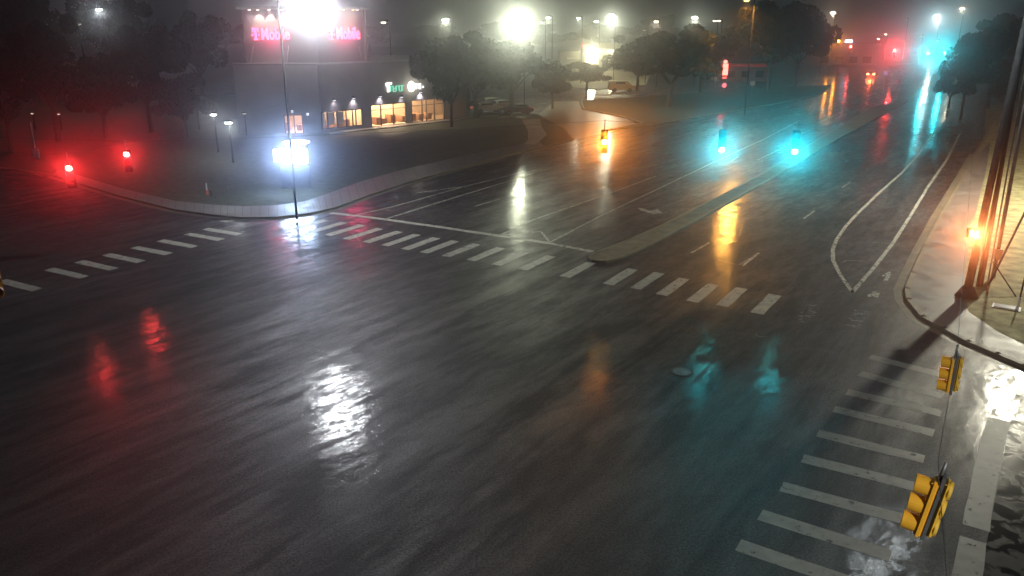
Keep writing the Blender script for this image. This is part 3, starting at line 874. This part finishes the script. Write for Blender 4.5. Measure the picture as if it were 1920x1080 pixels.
for px, py in ((577, 214), (548, 209)):
    a, z = FL.at(px, py)
    m = MB(); FL.box(m, a - .1, a + .1, z - .12, z + .12, .0, .15); sb(m, 'sconce', glow('small_sconce', (.9, .9, 1), 1.2))
# base walk in front
bw = MB(); FR.box(bw, -.2, END, .02, .24, .02, 1.6); sb(bw, 'walk', M_conc)
# ---- sign tower on the roof
TWR = (FL.at(458, 60)[0], FR.at(686, 60)[0])
tw = MB()
zt0, zt1 = 7.86, FL.at(520, 12)[1]
def slant(F, a0, a1, in0, in1, name, m):
    mb = MB(); k = 0
    for a, z, o in ((a0 + in0, zt0, .0), (a1 - in1, zt0, .0), (a1, zt1 - .3, .0), (a0, zt1 - .3, .0)):
        mb.v.append(F.p(a, z, o)); 
    for a, z, o in ((a0 + in0, zt0, .0), (a1 - in1, zt0, .0), (a1, zt1 - .3, .0), (a0, zt1 - .3, .0)):
        mb.v.append(F.p(a, z, -.35))
    mb.f += [[0, 1, 2, 3], [7, 6, 5, 4], [0, 4, 5, 1], [1, 5, 6, 2], [2, 6, 7, 3], [3, 7, 4, 0]]
    return sb(mb, name, m)
slant(FL, TWR[0], -.02, .0, 0, 'tower_panel', M_tower)
slant(FR, .02, TWR[1], 0, .4, 'tower_panel', M_tower)
tb = MB(); q1, q2 = FL.p(TWR[0], 0), FR.p(TWR[1], 0)
wallseg(tb, q1 + Vector((0, .2, 0)), q1 + Vector((0, 7, 0)), zt0, zt1 - .3, .3); wallseg(tb, q2, q1 + Vector((0, 7, 0)), zt0, zt1 - .3, .3)
sb(tb, 'tower_side', M_wall)
tc_ = MB(); FL.box(tc_, TWR[0] - .45, .3, zt1 - .28, zt1, -.4, .7); FR.box(tc_, .36, TWR[1] + .35, zt1 - .28, zt1 - .01, -.4, .7)
sb(tc_, 'tower_cornice', M_trim)
bd = MB()
for px0, py0, px1, py1 in ((475.5, 86, 470, 118), (541, 86, 538, 117)):
    a0, z0 = FL.at(px0, py0); a1, z1 = FL.at(px1, py1)
    bd.tube(FL.p(a0, z0, .05), FL.p(a1, z1, .05), .045, .045, 6)
a0, z0 = FR.at(672, 86); a1, z1 = FR.at(677, 106); bd.tube(FR.p(a0, z0, .05), FR.p(a1, z1, .05), .04, .04, 6)
sb(bd, 'brace', M_trim)
# lights under the cornice of the tower
for F, px, e, c in ((FL, 469, 80, (1, .95, .9)), (FL, 485, 450, (1, .90, .72)), (FL, 506, 450, (1, .90, .72)), (FL, 530, 450, (1, .92, .8)), (FR, 640, 110, (1, .62, .25)), (FR, 658, 150, (1, .60, .22)), (FR, 666, 20, (1, .9, .8))):
    a, z = F.at(px, 17)
    m = MB(); F.box(m, a - .13, a + .13, z - .08, z + .08, .28, .5); f_ = sb(m, 'floodlight', M_frame)
    m = MB(); F.box(m, a - .11, a + .11, z - .11, z - .085, .28, .5); sb(m, 'bulb', glow('flood_bulb', c, 12), parent=f_)
    d = bpy.data.lights.new('flood_light', 'SPOT'); d.energy = e * 1.2; d.color = c; d.spot_size = R(80); d.spot_blend = .8; d.shadow_soft_size = .06
    l = bpy.data.objects.new('flood_light', d); l.location = F.p(a, z - .15, .5) - store.location; l.rotation_euler = ((-F.n * .28 + Vector((0, 0, -1)))).to_track_quat('-Z', 'Y').to_euler()
    col.objects.link(l); l.parent = store
# lit channel letters
M_pink = glow('pink_letters', (1, .09, .20), 5)
M_pinkside = glow('pink_returns', (1, .03, .10), .7)
def text_mesh(body, height, depth, name='letters'):
    cu = bpy.data.curves.new(name, 'FONT'); cu.body = body; cu.size = height; cu.extrude = depth
    cu.resolution_u = 3; cu.offset = height * .018
    o = bpy.data.objects.new(name, cu); col.objects.link(o)
    dg = bpy.context.evaluated_depsgraph_get(); dg.update()
    me = bpy.data.meshes.new_from_object(o.evaluated_get(dg))
    bpy.data.objects.remove(o)
    return me
def place_text(F, body, a0, a1, z0, z1, m, parent, out=.12, depth=.05, name='letters'):
    me = text_mesh(body, 1.0, depth, name)
    xs = [v.co.x for v in me.vertices]; ys = [v.co.y for v in me.vertices]
    x0, x1, y0, y1 = min(xs), max(xs), min(ys), max(ys)
    for v in me.vertices:
        a = a0 + (v.co.x - x0) / (x1 - x0) * (a1 - a0); z = z0 + (v.co.y - y0) / (y1 - y0) * (z1 - z0)
        v.co = F.p(a, z, out + v.co.z) - parent.location
    me.materials.clear(); me.materials.append(m)
    o = bpy.data.objects.new(name, me); col.objects.link(o); o.parent = parent
    return o
def carrier_sign(F, px0, px1, py0, py1, label, energy):
    a0, z1 = F.at(px0, py0); a1, z0 = F.at(px1, py1)
    w_ = a1 - a0; h = z1 - z0
    root = empty('shop_sign', F.p((a0 + a1) / 2, (z0 + z1) / 2, .1))
    t = MB(); tw_ = w_ * .19
    th = h * .17
    ac = a0 + tw_ * .5
    F.box(t, a0 + tw_ * .08, a0 + tw_ * .92, z1 - th, z1, .06, .2)                        # top bar
    F.box(t, a0 + tw_ * .08, a0 + tw_ * .20, z1 - th * 2.1, z1 - th, .06, .2); F.box(t, a0 + tw_ * .80, a0 + tw_ * .92, z1 - th * 2.1, z1 - th, .06, .2)
    F.box(t, ac - tw_ * .14, ac + tw_ * .14, z0 + th * .7, z1 - th, .06, .2)
    F.box(t, ac - tw_ * .28, ac + tw_ * .28, z0, z0 + th * .7, .06, .2)
    F.box(t, a0 - tw_ * .05, a0 + tw_ * .17, z0 + h * .33, z0 + h * .50, .06, .2); F.box(t, a0 + tw_ * .83, a0 + tw_ * 1.05, z0 + h * .33, z0 + h * .50, .06, .2)
    t.v = [v - root.location for v in t.v]; t.build('letter', M_pink, root)
    place_text(F, 'Mobile', a0 + w_ * .25, a1, z0 + h * .02, z1, M_pink, root, .13, .06)
    d = bpy.data.lights.new('sign_light', 'AREA'); d.shape = 'RECTANGLE'; d.size = w_; d.size_y = h; d.energy = energy; d.color = (1, .08, .22)
    l = bpy.data.objects.new('sign_light', d); l.location = F.p((a0 + a1) / 2, (z0 + z1) / 2, .35) - root.location
    l.rotation_euler = (F.n).to_track_quat('-Z', 'Z').to_euler(); col.objects.link(l); l.parent = root
    d2 = bpy.data.lights.new('sign_light', 'POINT'); d2.energy = energy * .5; d2.color = (1, .08, .22); d2.shadow_soft_size = .3
    l2 = bpy.data.objects.new('sign_light', d2); l2.location = F.p((a0 + a1) / 2, (z0 + z1) / 2 - .9, .7) - root.location; col.objects.link(l2); l2.parent = root
    tag(root, label, 'sign', 'pink store signs')
carrier_sign(FL, 472, 544, 52, 75, 'glowing pink store sign washed out by white floodlights, left face of the tower', 120)
carrier_sign(FR, 614, 674, 51, 74, 'glowing pink store sign on the right face of the tower', 90)
tag(store, 'dim stucco corner store with lit warm windows and a tall roof sign tower', 'building')
# second shop sign: crooked capital, small green-rimmed letters, bright oval, short tail
root = empty('shop_sign', FR.p(sx(760), FR.at(760, 162)[1], .1))
M_sw = glow('sign_white', (1, 1, .93), 3.2); M_sg = glow('sign_green', (.25, .9, .6), 1.0)
def rb(mb, name, m): mb.v = [v - root.location for v in mb.v]; return mb.build(name, m, root)
m = MB()
def bar(x0, x1, y0, y1):
    xm = (x0 + x1) / 2
    a0, a1 = sx(x0), sx(x1); z1 = FR.at(xm, y0)[1]; z0 = FR.at(xm, y1)[1]
    FR.box(m, a0, a1, z0, z1, .05, .18)
bar(727, 737, 155, 158); bar(729, 732.5, 158, 172); bar(727, 729, 156, 161)
rb(m, 'letter', M_sw); m = MB()
for x in (735, 740, 745.5, 751, 756): bar(x - 1, x + .3, 161 - (x - 735) * .06, 171 - (x - 735) * .06)
for x0, x1, y in ((735, 739, 161), (740, 745, 165), (746, 751, 160.5), (751, 759, 159.5), (740, 744, 170.5), (751, 756, 169.5)): bar(x0, x1, y, y + 1.2)
rb(m, 'letter', M_sg)
bm = bmesh.new(); bmesh.ops.create_uvsphere(bm, u_segments=16, v_segments=10, radius=1)
a, z = FR.at(770, 162)
for v in bm.verts: v.co = FR.p(a + v.co.x * (sx(776.5) - sx(764)) / 2, z + v.co.z * .62, .15 + v.co.y * .1) - root.location
me = bpy.data.meshes.new('emblem'); bm.to_mesh(me); bm.free(); me.materials.append(glow('emblem_glow', (1, .95, .8), 5)); o = bpy.data.objects.new('emblem', me); col.objects.link(o); o.parent = root
m = MB(); bar(781, 783, 157, 166); bar(783, 785, 157, 158.5); bar(787.5, 790.5, 156.5, 166); bar(794, 795.5, 161, 164)
rb(m, 'letter', M_sw)
d = bpy.data.lights.new('sign_light', 'POINT'); d.energy = 60; d.color = (1, .98, .8); d.shadow_soft_size = .3
l = bpy.data.objects.new('sign_light', d); l.location = FR.p(a, z, 1.0) - root.location; col.objects.link(l); l.parent = root
tag(root, 'small shop sign with green rimmed letters and a bright white oval, above the right windows', 'sign')
# round wall plate further right
a, z = FR.at(820, 176)
o = tag(MB().tube(FR.p(a, z, .02), FR.p(a, z, .12), .32, .32, 14).build('wall_plate', glow('dim_plate', (.55, .5, .65), .35)), 'small round pale plate on the dark wall right of the oval sign', 'sign')

# ------------------------------------------------------------------ monument sign at the corner
MS = Face(AT(545, 40, 60.5).to_2d().to_3d(), 4)
ms = empty('monument_sign', MS.p(0, .12))
def mz(px, py): return MS.at(px, py)
def mbox(name, m, px0, py0, px1, py1, o0, o1, bevel=0):
    q = MB(); a0, z1 = mz(px0, py0); a1, z0 = mz(px1, py1)
    MS.box(q, a0, a1, z0, z1, o0, o1); q.v = [v - ms.location for v in q.v]
    return q.build(name, m, ms, bevel=bevel)
M_pan = glow('sign_panel', (.80, .92, 1), 9)
mbox('panel', M_pan, 528, 279, 577, 307, -.2, .1, .06)
mbox('side_panel', M_pan, 512, 280, 524, 303, -.15, .1, .04)
mbox('frame', M_frame, 524.4, 276, 527.6, 312, -.3, .05)
a0, z1 = mz(524, 308.5); a1, z0 = mz(584, 345)
q = MB(); MS.box(q, a0, a1, 0, z1, -.3, .05); q.v = [v - ms.location for v in q.v]; q.build('base', mat('dark_masonry', (.05, .055, .06), .7, var=.3, vscale=4), ms)
q = MB(); ca, cz = mz(555, 267); q.tube(MS.p(ca, cz, -.25), MS.p(ca, cz, .12), 1, 1, 28)
for i, v in enumerate(q.v):
    dz = v.z - cz; da = (v - MS.p(ca, cz)).dot(MS.d)
    oo = (v - MS.p(ca, cz)).dot(MS.n)
    q.v[i] = MS.p(ca + da * .98, cz + dz * .16, oo) - ms.location
q.build('oval_top', glow('oval_glow', (.85, .95, 1), 8), ms)
a0, z1 = mz(533, 270.5); a1, z0 = mz(573, 277.5)
q = MB(); MS.box(q, a0 - .1, a1 + .1, z0 - .05, z1 + .04, -.2, .02); q.v = [v - ms.location for v in q.v]; q.build('letter_band', mat('band_blue', (.05, .10, .16), .5), ms)
place_text(MS, 'T A R A T', a0, a1, z0, z1, glow('letters_cyan', (.45, .95, 1), 1.6), ms, .06, .02)
d = bpy.data.lights.new('panel_light', 'AREA'); d.shape = 'RECTANGLE'; d.size = 2.2; d.size_y = 1.5; d.energy = 350; d.color = (.42, .62, 1)
l = bpy.data.objects.new('panel_light', d); l.location = MS.p(mz(550, 290)[0], mz(550, 290)[1], .25) - ms.location; l.rotation_euler = MS.n.to_track_quat('-Z', 'Z').to_euler(); col.objects.link(l); l.parent = ms
d = bpy.data.lights.new('panel_glow', 'SPOT'); d.energy = 4200; d.color = (.36, .55, 1); d.shadow_soft_size = .4; d.spot_size = R(44); d.spot_blend = 1
l = bpy.data.objects.new('panel_glow', d); l.location = MS.p(mz(550, 290)[0], mz(550, 290)[1], .75) - ms.location; l.rotation_euler = (Vector((0, 0, 20)) - MS.p(0, 2.5)).to_track_quat('-Z', 'Z').to_euler(); col.objects.link(l); l.parent = ms
tag(ms, 'blazing blue white monument sign with an oval top on a dark base at the corner', 'sign')

# ------------------------------------------------------------------ kiosk, bollards, van beyond the driveway
KD = 212
KF = Face(AT(1092, 40, KD).to_2d().to_3d(), 3)
ks = empty('drive_up_kiosk', KF.p(0, .1))
def kb(name, m, px0, py0, px1, py1, o0, o1, parent=None, bevel=0):
    q = MB(); a0, z1 = KF.at(px0, py0); a1, z0 = KF.at(px1, py1); z0 = max(z0, .12)
    KF.box(q, a0, a1, z0, z1, o0, o1); q.v = [v - ks.location for v in q.v]
    return q.build(name, m, parent or ks, bevel=bevel)
kb('roof', M_cream, 1095, 82, 1165, 91, -6, .6, bevel=.1)
kb('fascia_line', M_frame, 1103, 91.3, 1165, 92.6, -5.5, .3)
kb('column', M_white, 1094, 93, 1098, 131, -.6, 0); kb('column', M_white, 1140, 104, 1142.5, 131, -.6, 0); kb('column', M_white, 1145.5, 104, 1148, 131, -.6, 0)
kb('back_wall', M_cream, 1103, 93, 1128, 131, -4.2, -4.0)
kb('side_wall', M_lot, 1128.3, 93, 1165, 131, -4.1, -3.9)
kb('counter', M_white, 1104, 118, 1126, 131, -3.6, -3.0)
kb('side_canopy', M_trim, 1065, 108, 1090, 111, -2, .2)
kb('side_building', mat('dark_side', (.10, .095, .08), .7, var=.2), 1053, 97, 1091, 131, -8, -4.3)
a, z = KF.at(1093, 85)
q = MB().tube(KF.p(a, z, .65), KF.p(a, z, .8), .62, .62, 16); q.v = [v - ks.location for v in q.v]; q.build('round_sign', glow('red_disc', (1, .22, .16), 1.3), ks)
q = MB(); KF.box(q, a - .15, a + .35, z - .2, z + .15, .805, .83); q.v = [v - ks.location for v in q.v]; q.build('emblem', glow('emblem_white', (1, .8, .7), 1.4), ks)
for px, e in ((1115, 3200), (1108, 2000), (1150, 900)):
    a, z = KF.at(px, 95)
    d = bpy.data.lights.new('kiosk_light', 'POINT'); d.energy = e; d.color = (1, .93, .55); d.shadow_soft_size = .5
    l = bpy.data.objects.new('kiosk_light', d); l.location = KF.p(a, z - .3, -1.6) - ks.location; col.objects.link(l); l.parent = ks
tag(ks, 'brightly lit cream drive up kiosk with a round red sign on its roof edge', 'kiosk')
M_bol = mat('bollard_cream', (.75, .72, .55), .5)
b0 = None
names = ('first bollard from the left in the row before the kiosk', 'second bollard from the left, below the side canopy', 'third bollard from the left, just left of the kiosk columns', 'fourth bollard from the left, at the left kiosk column', 'fifth bollard from the left, before the lit kiosk wall', 'rightmost bollard of the row, by the dark tree', 'faint bollard at the far left end of the row')
for i, (px, hz) in enumerate(((1049, 1), (1065, 1), (1082, 1), (1099, 1), (1116, 1), (1134, 1), (1035, .7))):
    p = G(px, 131.5)
    if b0 is None:
        b0 = empty('bollard', p)
        MB().tube((0, 0, .1), (0, 0, 1.45), .28, .28, 12).tube((0, 0, 1.45), (0, 0, 1.55), .28, .18, 12).build('post', M_bol, b0, False)
        MB().tube((0, 0, 1.05), (0, 0, 1.2), .287, .287, 12).build('band', M_yelback, b0)
        o = b0
    else:
        o = copy_tree(b0)
    o.location = p; o.scale = (1, 1, hz)
    tag(o, names[i], 'bollard', 'cream bollards before the kiosk')
# pale vehicle under the trees
def car(loc, rz, body, label, kind='car', lights='tail', sc=1.0, name='parked_car'):
    root = empty(name, loc, rz)
    if kind == 'van': prof = [(-2.4, .35), (-2.45, 1.1), (-2.3, 1.9), (.9, 1.95), (1.6, 1.2), (2.4, 1.0), (2.45, .4)]
    else: prof = [(-2.2, .35), (-2.25, .85), (-1.6, .98), (-1.05, 1.42), (.35, 1.45), (1.15, .98), (2.1, .8), (2.2, .4)]
    b = MB(); n = len(prof)
    for sgn in (-1, 1):
        for x, z in prof:
            b.v.append(Vector((x, sgn * (.88 if z < 1.05 else .72), z)))
    b.f += [list(range(n))[::1], [n + i for i in range(n)][::-1]]
    for i in range(n):
        j = (i + 1) % n; b.f.append([i, n + i, n + j, j])
    b.build('body', body, root, bevel=.06)
    zt = 1.38 if kind == 'car' else 1.8
    g = MB()
    for sgn in (-1, 1): g.box((-.35, sgn * .80, zt - .2), (1.7, .04, .32))
    g.box((-1.5 if kind == 'car' else -2.42, 0, zt - .22), (.05, 1.2, .3)); g.build('window', M_dull, root)
    for x in (-1.4, 1.4):
        for y in (-.8, .8):
            w_ = MB().tube((x, y - .1, .33), (x, y + .1, .33), .33, .33, 16).build('wheel', M_black, root)
            MB().tube((x, y - .11, .33), (x, y + .11, .33), .18, .18, 12).build('rim', M_steel, w_)
    for y in (-.62, .62):
        MB().box((-2.28, y, .78), (.08, .45, .2)).build('tail_light', glow('tail_glow', (1, .16, .05), 60 if lights == 'brake' else .6), root)
        MB().box((2.2, y, .62), (.08, .4, .16)).build('headlight', M_white, root)
    tag(root, label, 'car')
    return root
car(G(1165, 172) + Vector((0, 0, .02)), R(5), mat('pale_van_paint', (.72, .68, .48), .3), 'pale van parked under the small trees right of the driveway', 'van', name='van')
cr_ = car(Vector((AT(1640, 104, 190).x, 190, 0)), R(60), mat('dark_car_paint', (.06, .05, .05), .3), 'distant car with glowing red tail lights left of the far red signal', lights='brake', name='car')
d = bpy.data.lights.new('brake_light', 'SPOT'); d.energy = 500; d.color = (1, .10, .03); d.spot_size = R(120); d.shadow_soft_size = .25
l = bpy.data.objects.new('brake_light', d); l.location = (-2.75, 0, .8); l.rotation_euler = (R(90), 0, R(90)); col.objects.link(l); l.parent = cr_
# parked cars and lit bays glimpsed under the trees right of the store
pm = [mat('car_paint', c, .28) for c in ((.35, .36, .36), (.5, .5, .48), (.12, .12, .13), (.30, .27, .22))]
for i, (px, py, rz, k, lab) in enumerate(((915, 213, 20, 1, 'pale parked car left of the trunk of the broad dark tree'), (945, 208, 25, 0, 'grey parked car behind the path under the trees'),
                                       (968, 216, 200, 2, 'dark parked car at the head of the pale path'), (925, 203, 20, 3, 'brown parked car in the back row under the trees'), (895, 207, 20, 2, 'dark parked car in the back row nearest the store'))):
    car(G(px, py) + Vector((0, 0, .1)), R(rz), pm[k], lab)
m = MB()
for a, b in (((900, 220), (935, 218)), ((905, 211), (925, 210)), ((935, 222), (960, 219)), ((965, 213), (985, 212)), ((950, 207), (975, 206)), ((888, 204), (912, 202))):
    m.ribbon([G(*a), G(*b)], .5, .125)
tag(m.build('kerb', M_trim), kind='structure')

# ------------------------------------------------------------------ distant signs, buildings
RF = Face(AT(1360, 40, 155).to_2d().to_3d(), 0)
rs = empty('pylon_sign', RF.p(0, .1))
def rbx(name, m, px0, py0, px1, py1, o0, o1, bevel=0):
    q = MB(); a0, z1 = RF.at(px0, py0); a1, z0 = RF.at(px1, py1)
    RF.box(q, a0, a1, z0, z1, o0, o1); q.v = [v - rs.location for v in q.v]
    return q.build(name, m, rs, bevel=bevel)
M_rs = glow('red_sign', (1, .10, .07), 4); M_rs2 = glow('red_sign_pale', (1, .22, .17), 4.5)
rbx('cabinet', mat('sign_cabinet', (.12, .03, .03), .5), 1354.5, 112, 1365.5, 142.5, -.4, -.02, .04)
rbx('panel', M_rs2, 1356, 119.5, 1364, 141, -.02, .06)
a, z = RF.at(1360.4, 116)
q = MB().tube(RF.p(a, z, -.02), RF.p(a, z, .07), .36, .36, 14); q.v = [v - rs.location for v in q.v]; q.build('round_panel', M_rs2, rs)
rbx('stripe', M_rs, 1356, 127, 1363.5, 128.2, .065, .08); rbx('stripe', M_rs, 1356, 119, 1363, 120.5, .065, .08)
rbx('lower_panel', M_rs, 1355.5, 144.3, 1362, 147.3, -.1, .06)
a, z = RF.at(1358, 160)
q = MB().tube(RF.p(a, z, -.02), RF.p(a, z, .07), .42, .42, 14); q.v = [v - rs.location for v in q.v]; q.build('round_base_panel', glow('red_low', (1, .16, .2), 2.2), rs)
rbx('post', M_frame, 1358.5, 142.6, 1360.5, 168, -.3, -.15)
d = bpy.data.lights.new('sign_light', 'POINT'); d.energy = 90; d.color = (1, .08, .06); d.shadow_soft_size = .4
l = bpy.data.objects.new('sign_light', d); l.location = (0, -1, 3.6); col.objects.link(l); l.parent = rs
tag(rs, 'tall narrow glowing red pylon sign at the edge of the far grass', 'sign')
hs = empty('low_building', Vector((AT(1405, 40, 175).x, 178, .1)))
MB().box((0, 0, 1.6), (11, 7, 3.2)).build('wall', M_wall, hs)
MB().box((0, -3.6, 3.3), (11.6, .5, .5)).build('red_band', glow('red_band', (.6, .05, .05), .25), hs)
MB().box((0, .1, 3.65), (12, 7.6, .2)).build('roof', M_lot, hs)
for x in (-3, 0, 3): MB().box((x, -3.53, 1.5), (1.6, .06, 1.3)).build('window', M_dull, hs)
tag(hs, 'low dark building with a dim red roof band behind the pylon sign', 'building')
p = AT(1411, 156, 140); r_ = empty('road_sign', (p.x, p.y, .1))
MB().tube((0, 0, 0), (0, 0, p.z - .1), .04, .04, 8).build('post', M_steel, r_)
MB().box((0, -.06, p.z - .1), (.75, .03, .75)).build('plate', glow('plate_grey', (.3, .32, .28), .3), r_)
tag(r_, 'small square pale sign right of the red pylon sign', 'sign')
# long low strip of shops with lit fascia beyond the far crossing
bs = empty('shop_row', Vector((AT(1593, 40, 240).x, 240, .1)))
q = MB(); q.box((0, 3, 3), (18, 8, 6)); q.build('wall', M_wall, bs)
z = AT(1593, 77, 240).z
MB().box((0, -1.2, z - .1), (2.0, .2, .75)).build('lit_sign', glow('blue_white', (.7, .8, 1), 8), bs)
MB().box((0, -.9, 5.9), (18.4, .6, .3)).build('cornice', M_trim, bs)
for x in (-6, -2, 2, 6): MB().box((x, -1.03, 1.6), (2.4, .06, 1.8)).build('window', M_dull, bs)
tag(bs, 'distant row of shops with a small blue white lit sign', 'building')
p = AT(1661, 137, 150); r_ = empty('road_sign', (p.x, p.y, 0))
MB().tube((0, 0, 0), (0, 0, p.z), .04, .04, 8).build('post', M_steel, r_)
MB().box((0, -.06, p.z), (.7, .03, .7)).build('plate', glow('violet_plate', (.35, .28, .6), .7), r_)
tag(r_, 'tiny violet square sign in the middle of the far road', 'sign')
# bank of dark hedge under right poles is left to the trees

# ------------------------------------------------------------------ markers on the left corner
p = G(389, 368); r_ = empty('delineator', (p.x, p.y, .12))
MB().tube((0, 0, 0), (0, 0, .35), .09, .09, 10).build('base', M_orange, r_)
MB().tube((0, 0, .35), (0, 0, .85), .06, .06, 10).build('post', M_white, r_)
tag(r_, 'short white marker post with an orange foot on the left corner', 'marker post')
p = G(429, 374); r_ = empty('marker_post', (p.x, p.y, .12))
MB().tube((0, 0, 0), (0, 0, .75), .05, .05, 10).build('post', M_steel, r_)
MB().tube((0, 0, .75), (0, 0, .8), .06, .03, 10).build('cap', M_steel, r_)
tag(r_, 'thin grey marker post right of the orange footed one', 'marker post')
p = G(397, 371); r_ = empty('marker_post', (p.x, p.y, .12))
MB().tube((0, 0, 0), (0, 0, .5), .05, .05, 10).build('post', M_bronze, r_); MB().tube((0, 0, .5), (0, 0, .54), .06, .04, 10).build('cap', M_orange, r_)
tag(r_, 'low brown post close beside the orange footed marker', 'marker post')

# ------------------------------------------------------------------ right corner poles
def onground(px, py): return G(px, py, .14)
pA = onground(1812, 556)
pt = AT(1886, 0, 41.5)
sp_ = empty('signal_pole', pA)
dv = Vector(pt) - pA
dv = Vector((dv.x * .35, 1.2, 14.8))
MB().tube((0, 0, 0), (0, 0, .5), .5, .24, 14).build('base_flare', M_pole, sp_, True)
MB().tube((0, 0, .3), dv, .18, .11, 14).build('pole', M_pole, sp_, True)
tag(sp_, 'thick brown signal pole with a flared foot at the right corner', 'pole')
p2 = onground(1838, 536)
up_ = empty('utility_pole', p2)
MB().tube((0, 0, 0), (.35, 1.0, 15.2), .12, .08, 12).build('pole', M_pole, up_, True)
MB().path([(.20, -.22, 0), (.5, .75, 14.5)], .035).build('conduit', M_steel, up_, True)
tag(up_, 'slimmer wooden utility pole right behind the signal pole', 'pole')
p3 = onground(1862, 520)
u3 = empty('utility_pole', p3)
MB().tube((0, 0, 0), (.2, .6, 14), .1, .07, 10).build('pole', M_steel, u3, True)
MB().box((0, -.02, 1.2), (.3, .2, .5)).build('box', M_steel, u3)
tag(u3, 'thin grey pole with a small box, third pole of the right corner', 'pole')
ga, gb = onground(1853, 536), G(1893, 385) ; gb = Vector((ga.x + 1.7, ga.y + .6, 4.6))
tag(MB().tube(ga, gb, .05, .05, 8).build('guy_brace', M_pole), 'thin slanted brace leaning right beside the poles', 'pole')
tag(MB().path([Vector(ga) + Vector((0, 0, 1.2)), onground(1905, 556)], .03).build('ground_cable', M_bronze), 'low cable running from the poles down to the short post', 'cable')
p4 = onground(1909, 575); r_ = empty('marker_post', p4)
MB().tube((0, 0, 0), (0, 0, .45), .06, .06, 10).build('sleeve', M_white, r_); MB().tube((0, 0, .45), (.02, 0, 1.35), .035, .035, 8).build('post', M_bronze, r_)
tag(r_, 'short post with a white sleeve in the lamplit grass', 'marker post')
p5 = G(1887, 577, .14); r_ = empty('ground_box', p5)
MB().box((0, 0, .03), (.95, .5, .06), Matrix.Rotation(R(-35), 3, 'Z')).build('lid', mat('wet_lid', (.55, .55, .55), .18), r_)
MB().box((0, 0, .012), (1.1, .65, .03), Matrix.Rotation(R(-35), 3, 'Z')).build('collar', M_conc, r_)
tag(r_, 'white rectangular utility lid flush in the grass', 'utility cover')
# pedestrian signal
zc = 36.0
r = ray(1826, 438); hit = Vector((0, 0, CAM_H)) + r * (pA.y - .55) / r.y
ps = empty('pedestrian_signal', hit)
MB().box((0, .12, 0), (.46, .22, .46)).build('housing', M_black, ps, bevel=.02)
MB().tube((-.02, .24, 0), (0, .6, 0), .04, .04, 8).build('bracket', M_steel, ps)
hm = MB()      # raised hand on the left, count bars on the right
hm.box((-.11, 0, -.05), (.14, .02, .15))
for i, (x, h_) in enumerate(((-.165, .10), (-.128, .13), (-.09, .14), (-.053, .11))): hm.box((x, 0, .025 + h_ / 2 + .002), (.028, .02, h_))
hm.box((-.022, 0, -.02), (.03, .02, .12), Matrix.Rotation(R(25), 3, 'Y'))
hm.build('hand_symbol', SIG['hand'], ps)
cb = MB()
for x in (.07, .16):
    cb.box((x, 0, .09), (.06, .02, .025)).box((x, 0, 0), (.06, .02, .025)).box((x, 0, -.09), (.06, .02, .025))
    cb.box((x + .035, 0, .045), (.02, .02, .07)).box((x + .035, 0, -.045), (.02, .02, .07))
cb.build('countdown', SIG['hand'], ps)
d = bpy.data.lights.new('signal_light', 'SPOT'); d.energy = 2200; d.color = (1, .26, .07); d.spot_size = R(44); d.spot_blend = .8; d.shadow_soft_size = .15
l = bpy.data.objects.new('signal_light', d); l.location = (0, -.25, 0); l.rotation_euler = (Vector((0, 0, 14)) - (hit)).to_track_quat('-Z', 'Y').to_euler(); col.objects.link(l); l.parent = ps
tag(ps, 'glowing orange pedestrian signal on the right corner pole', 'pedestrian signal')

# ------------------------------------------------------------------ haze added to carry the lens glow round the lamps
hz = MB().box((0, 405, 14.0), (1200, 980, 34)).build('haze', bpy.data.materials.new('haze_air'))
hz.data.materials[0].use_nodes = True
t = hz.data.materials[0].node_tree; t.nodes.clear()
o_ = t.nodes.new('ShaderNodeOutputMaterial'); pv_ = t.nodes.new('ShaderNodeVolumePrincipled')
pv_.inputs['Color'].default_value = (.95, .96, 1, 1); pv_.inputs['Density'].default_value = .0025; pv_.inputs['Anisotropy'].default_value = .96
t.links.new(pv_.outputs[0], o_.inputs['Volume'])
tag(hz, kind='stuff')
hz['label'] = 'thin haze added over the whole intersection for the lens glow round the lamps'
hz['category'] = 'haze'
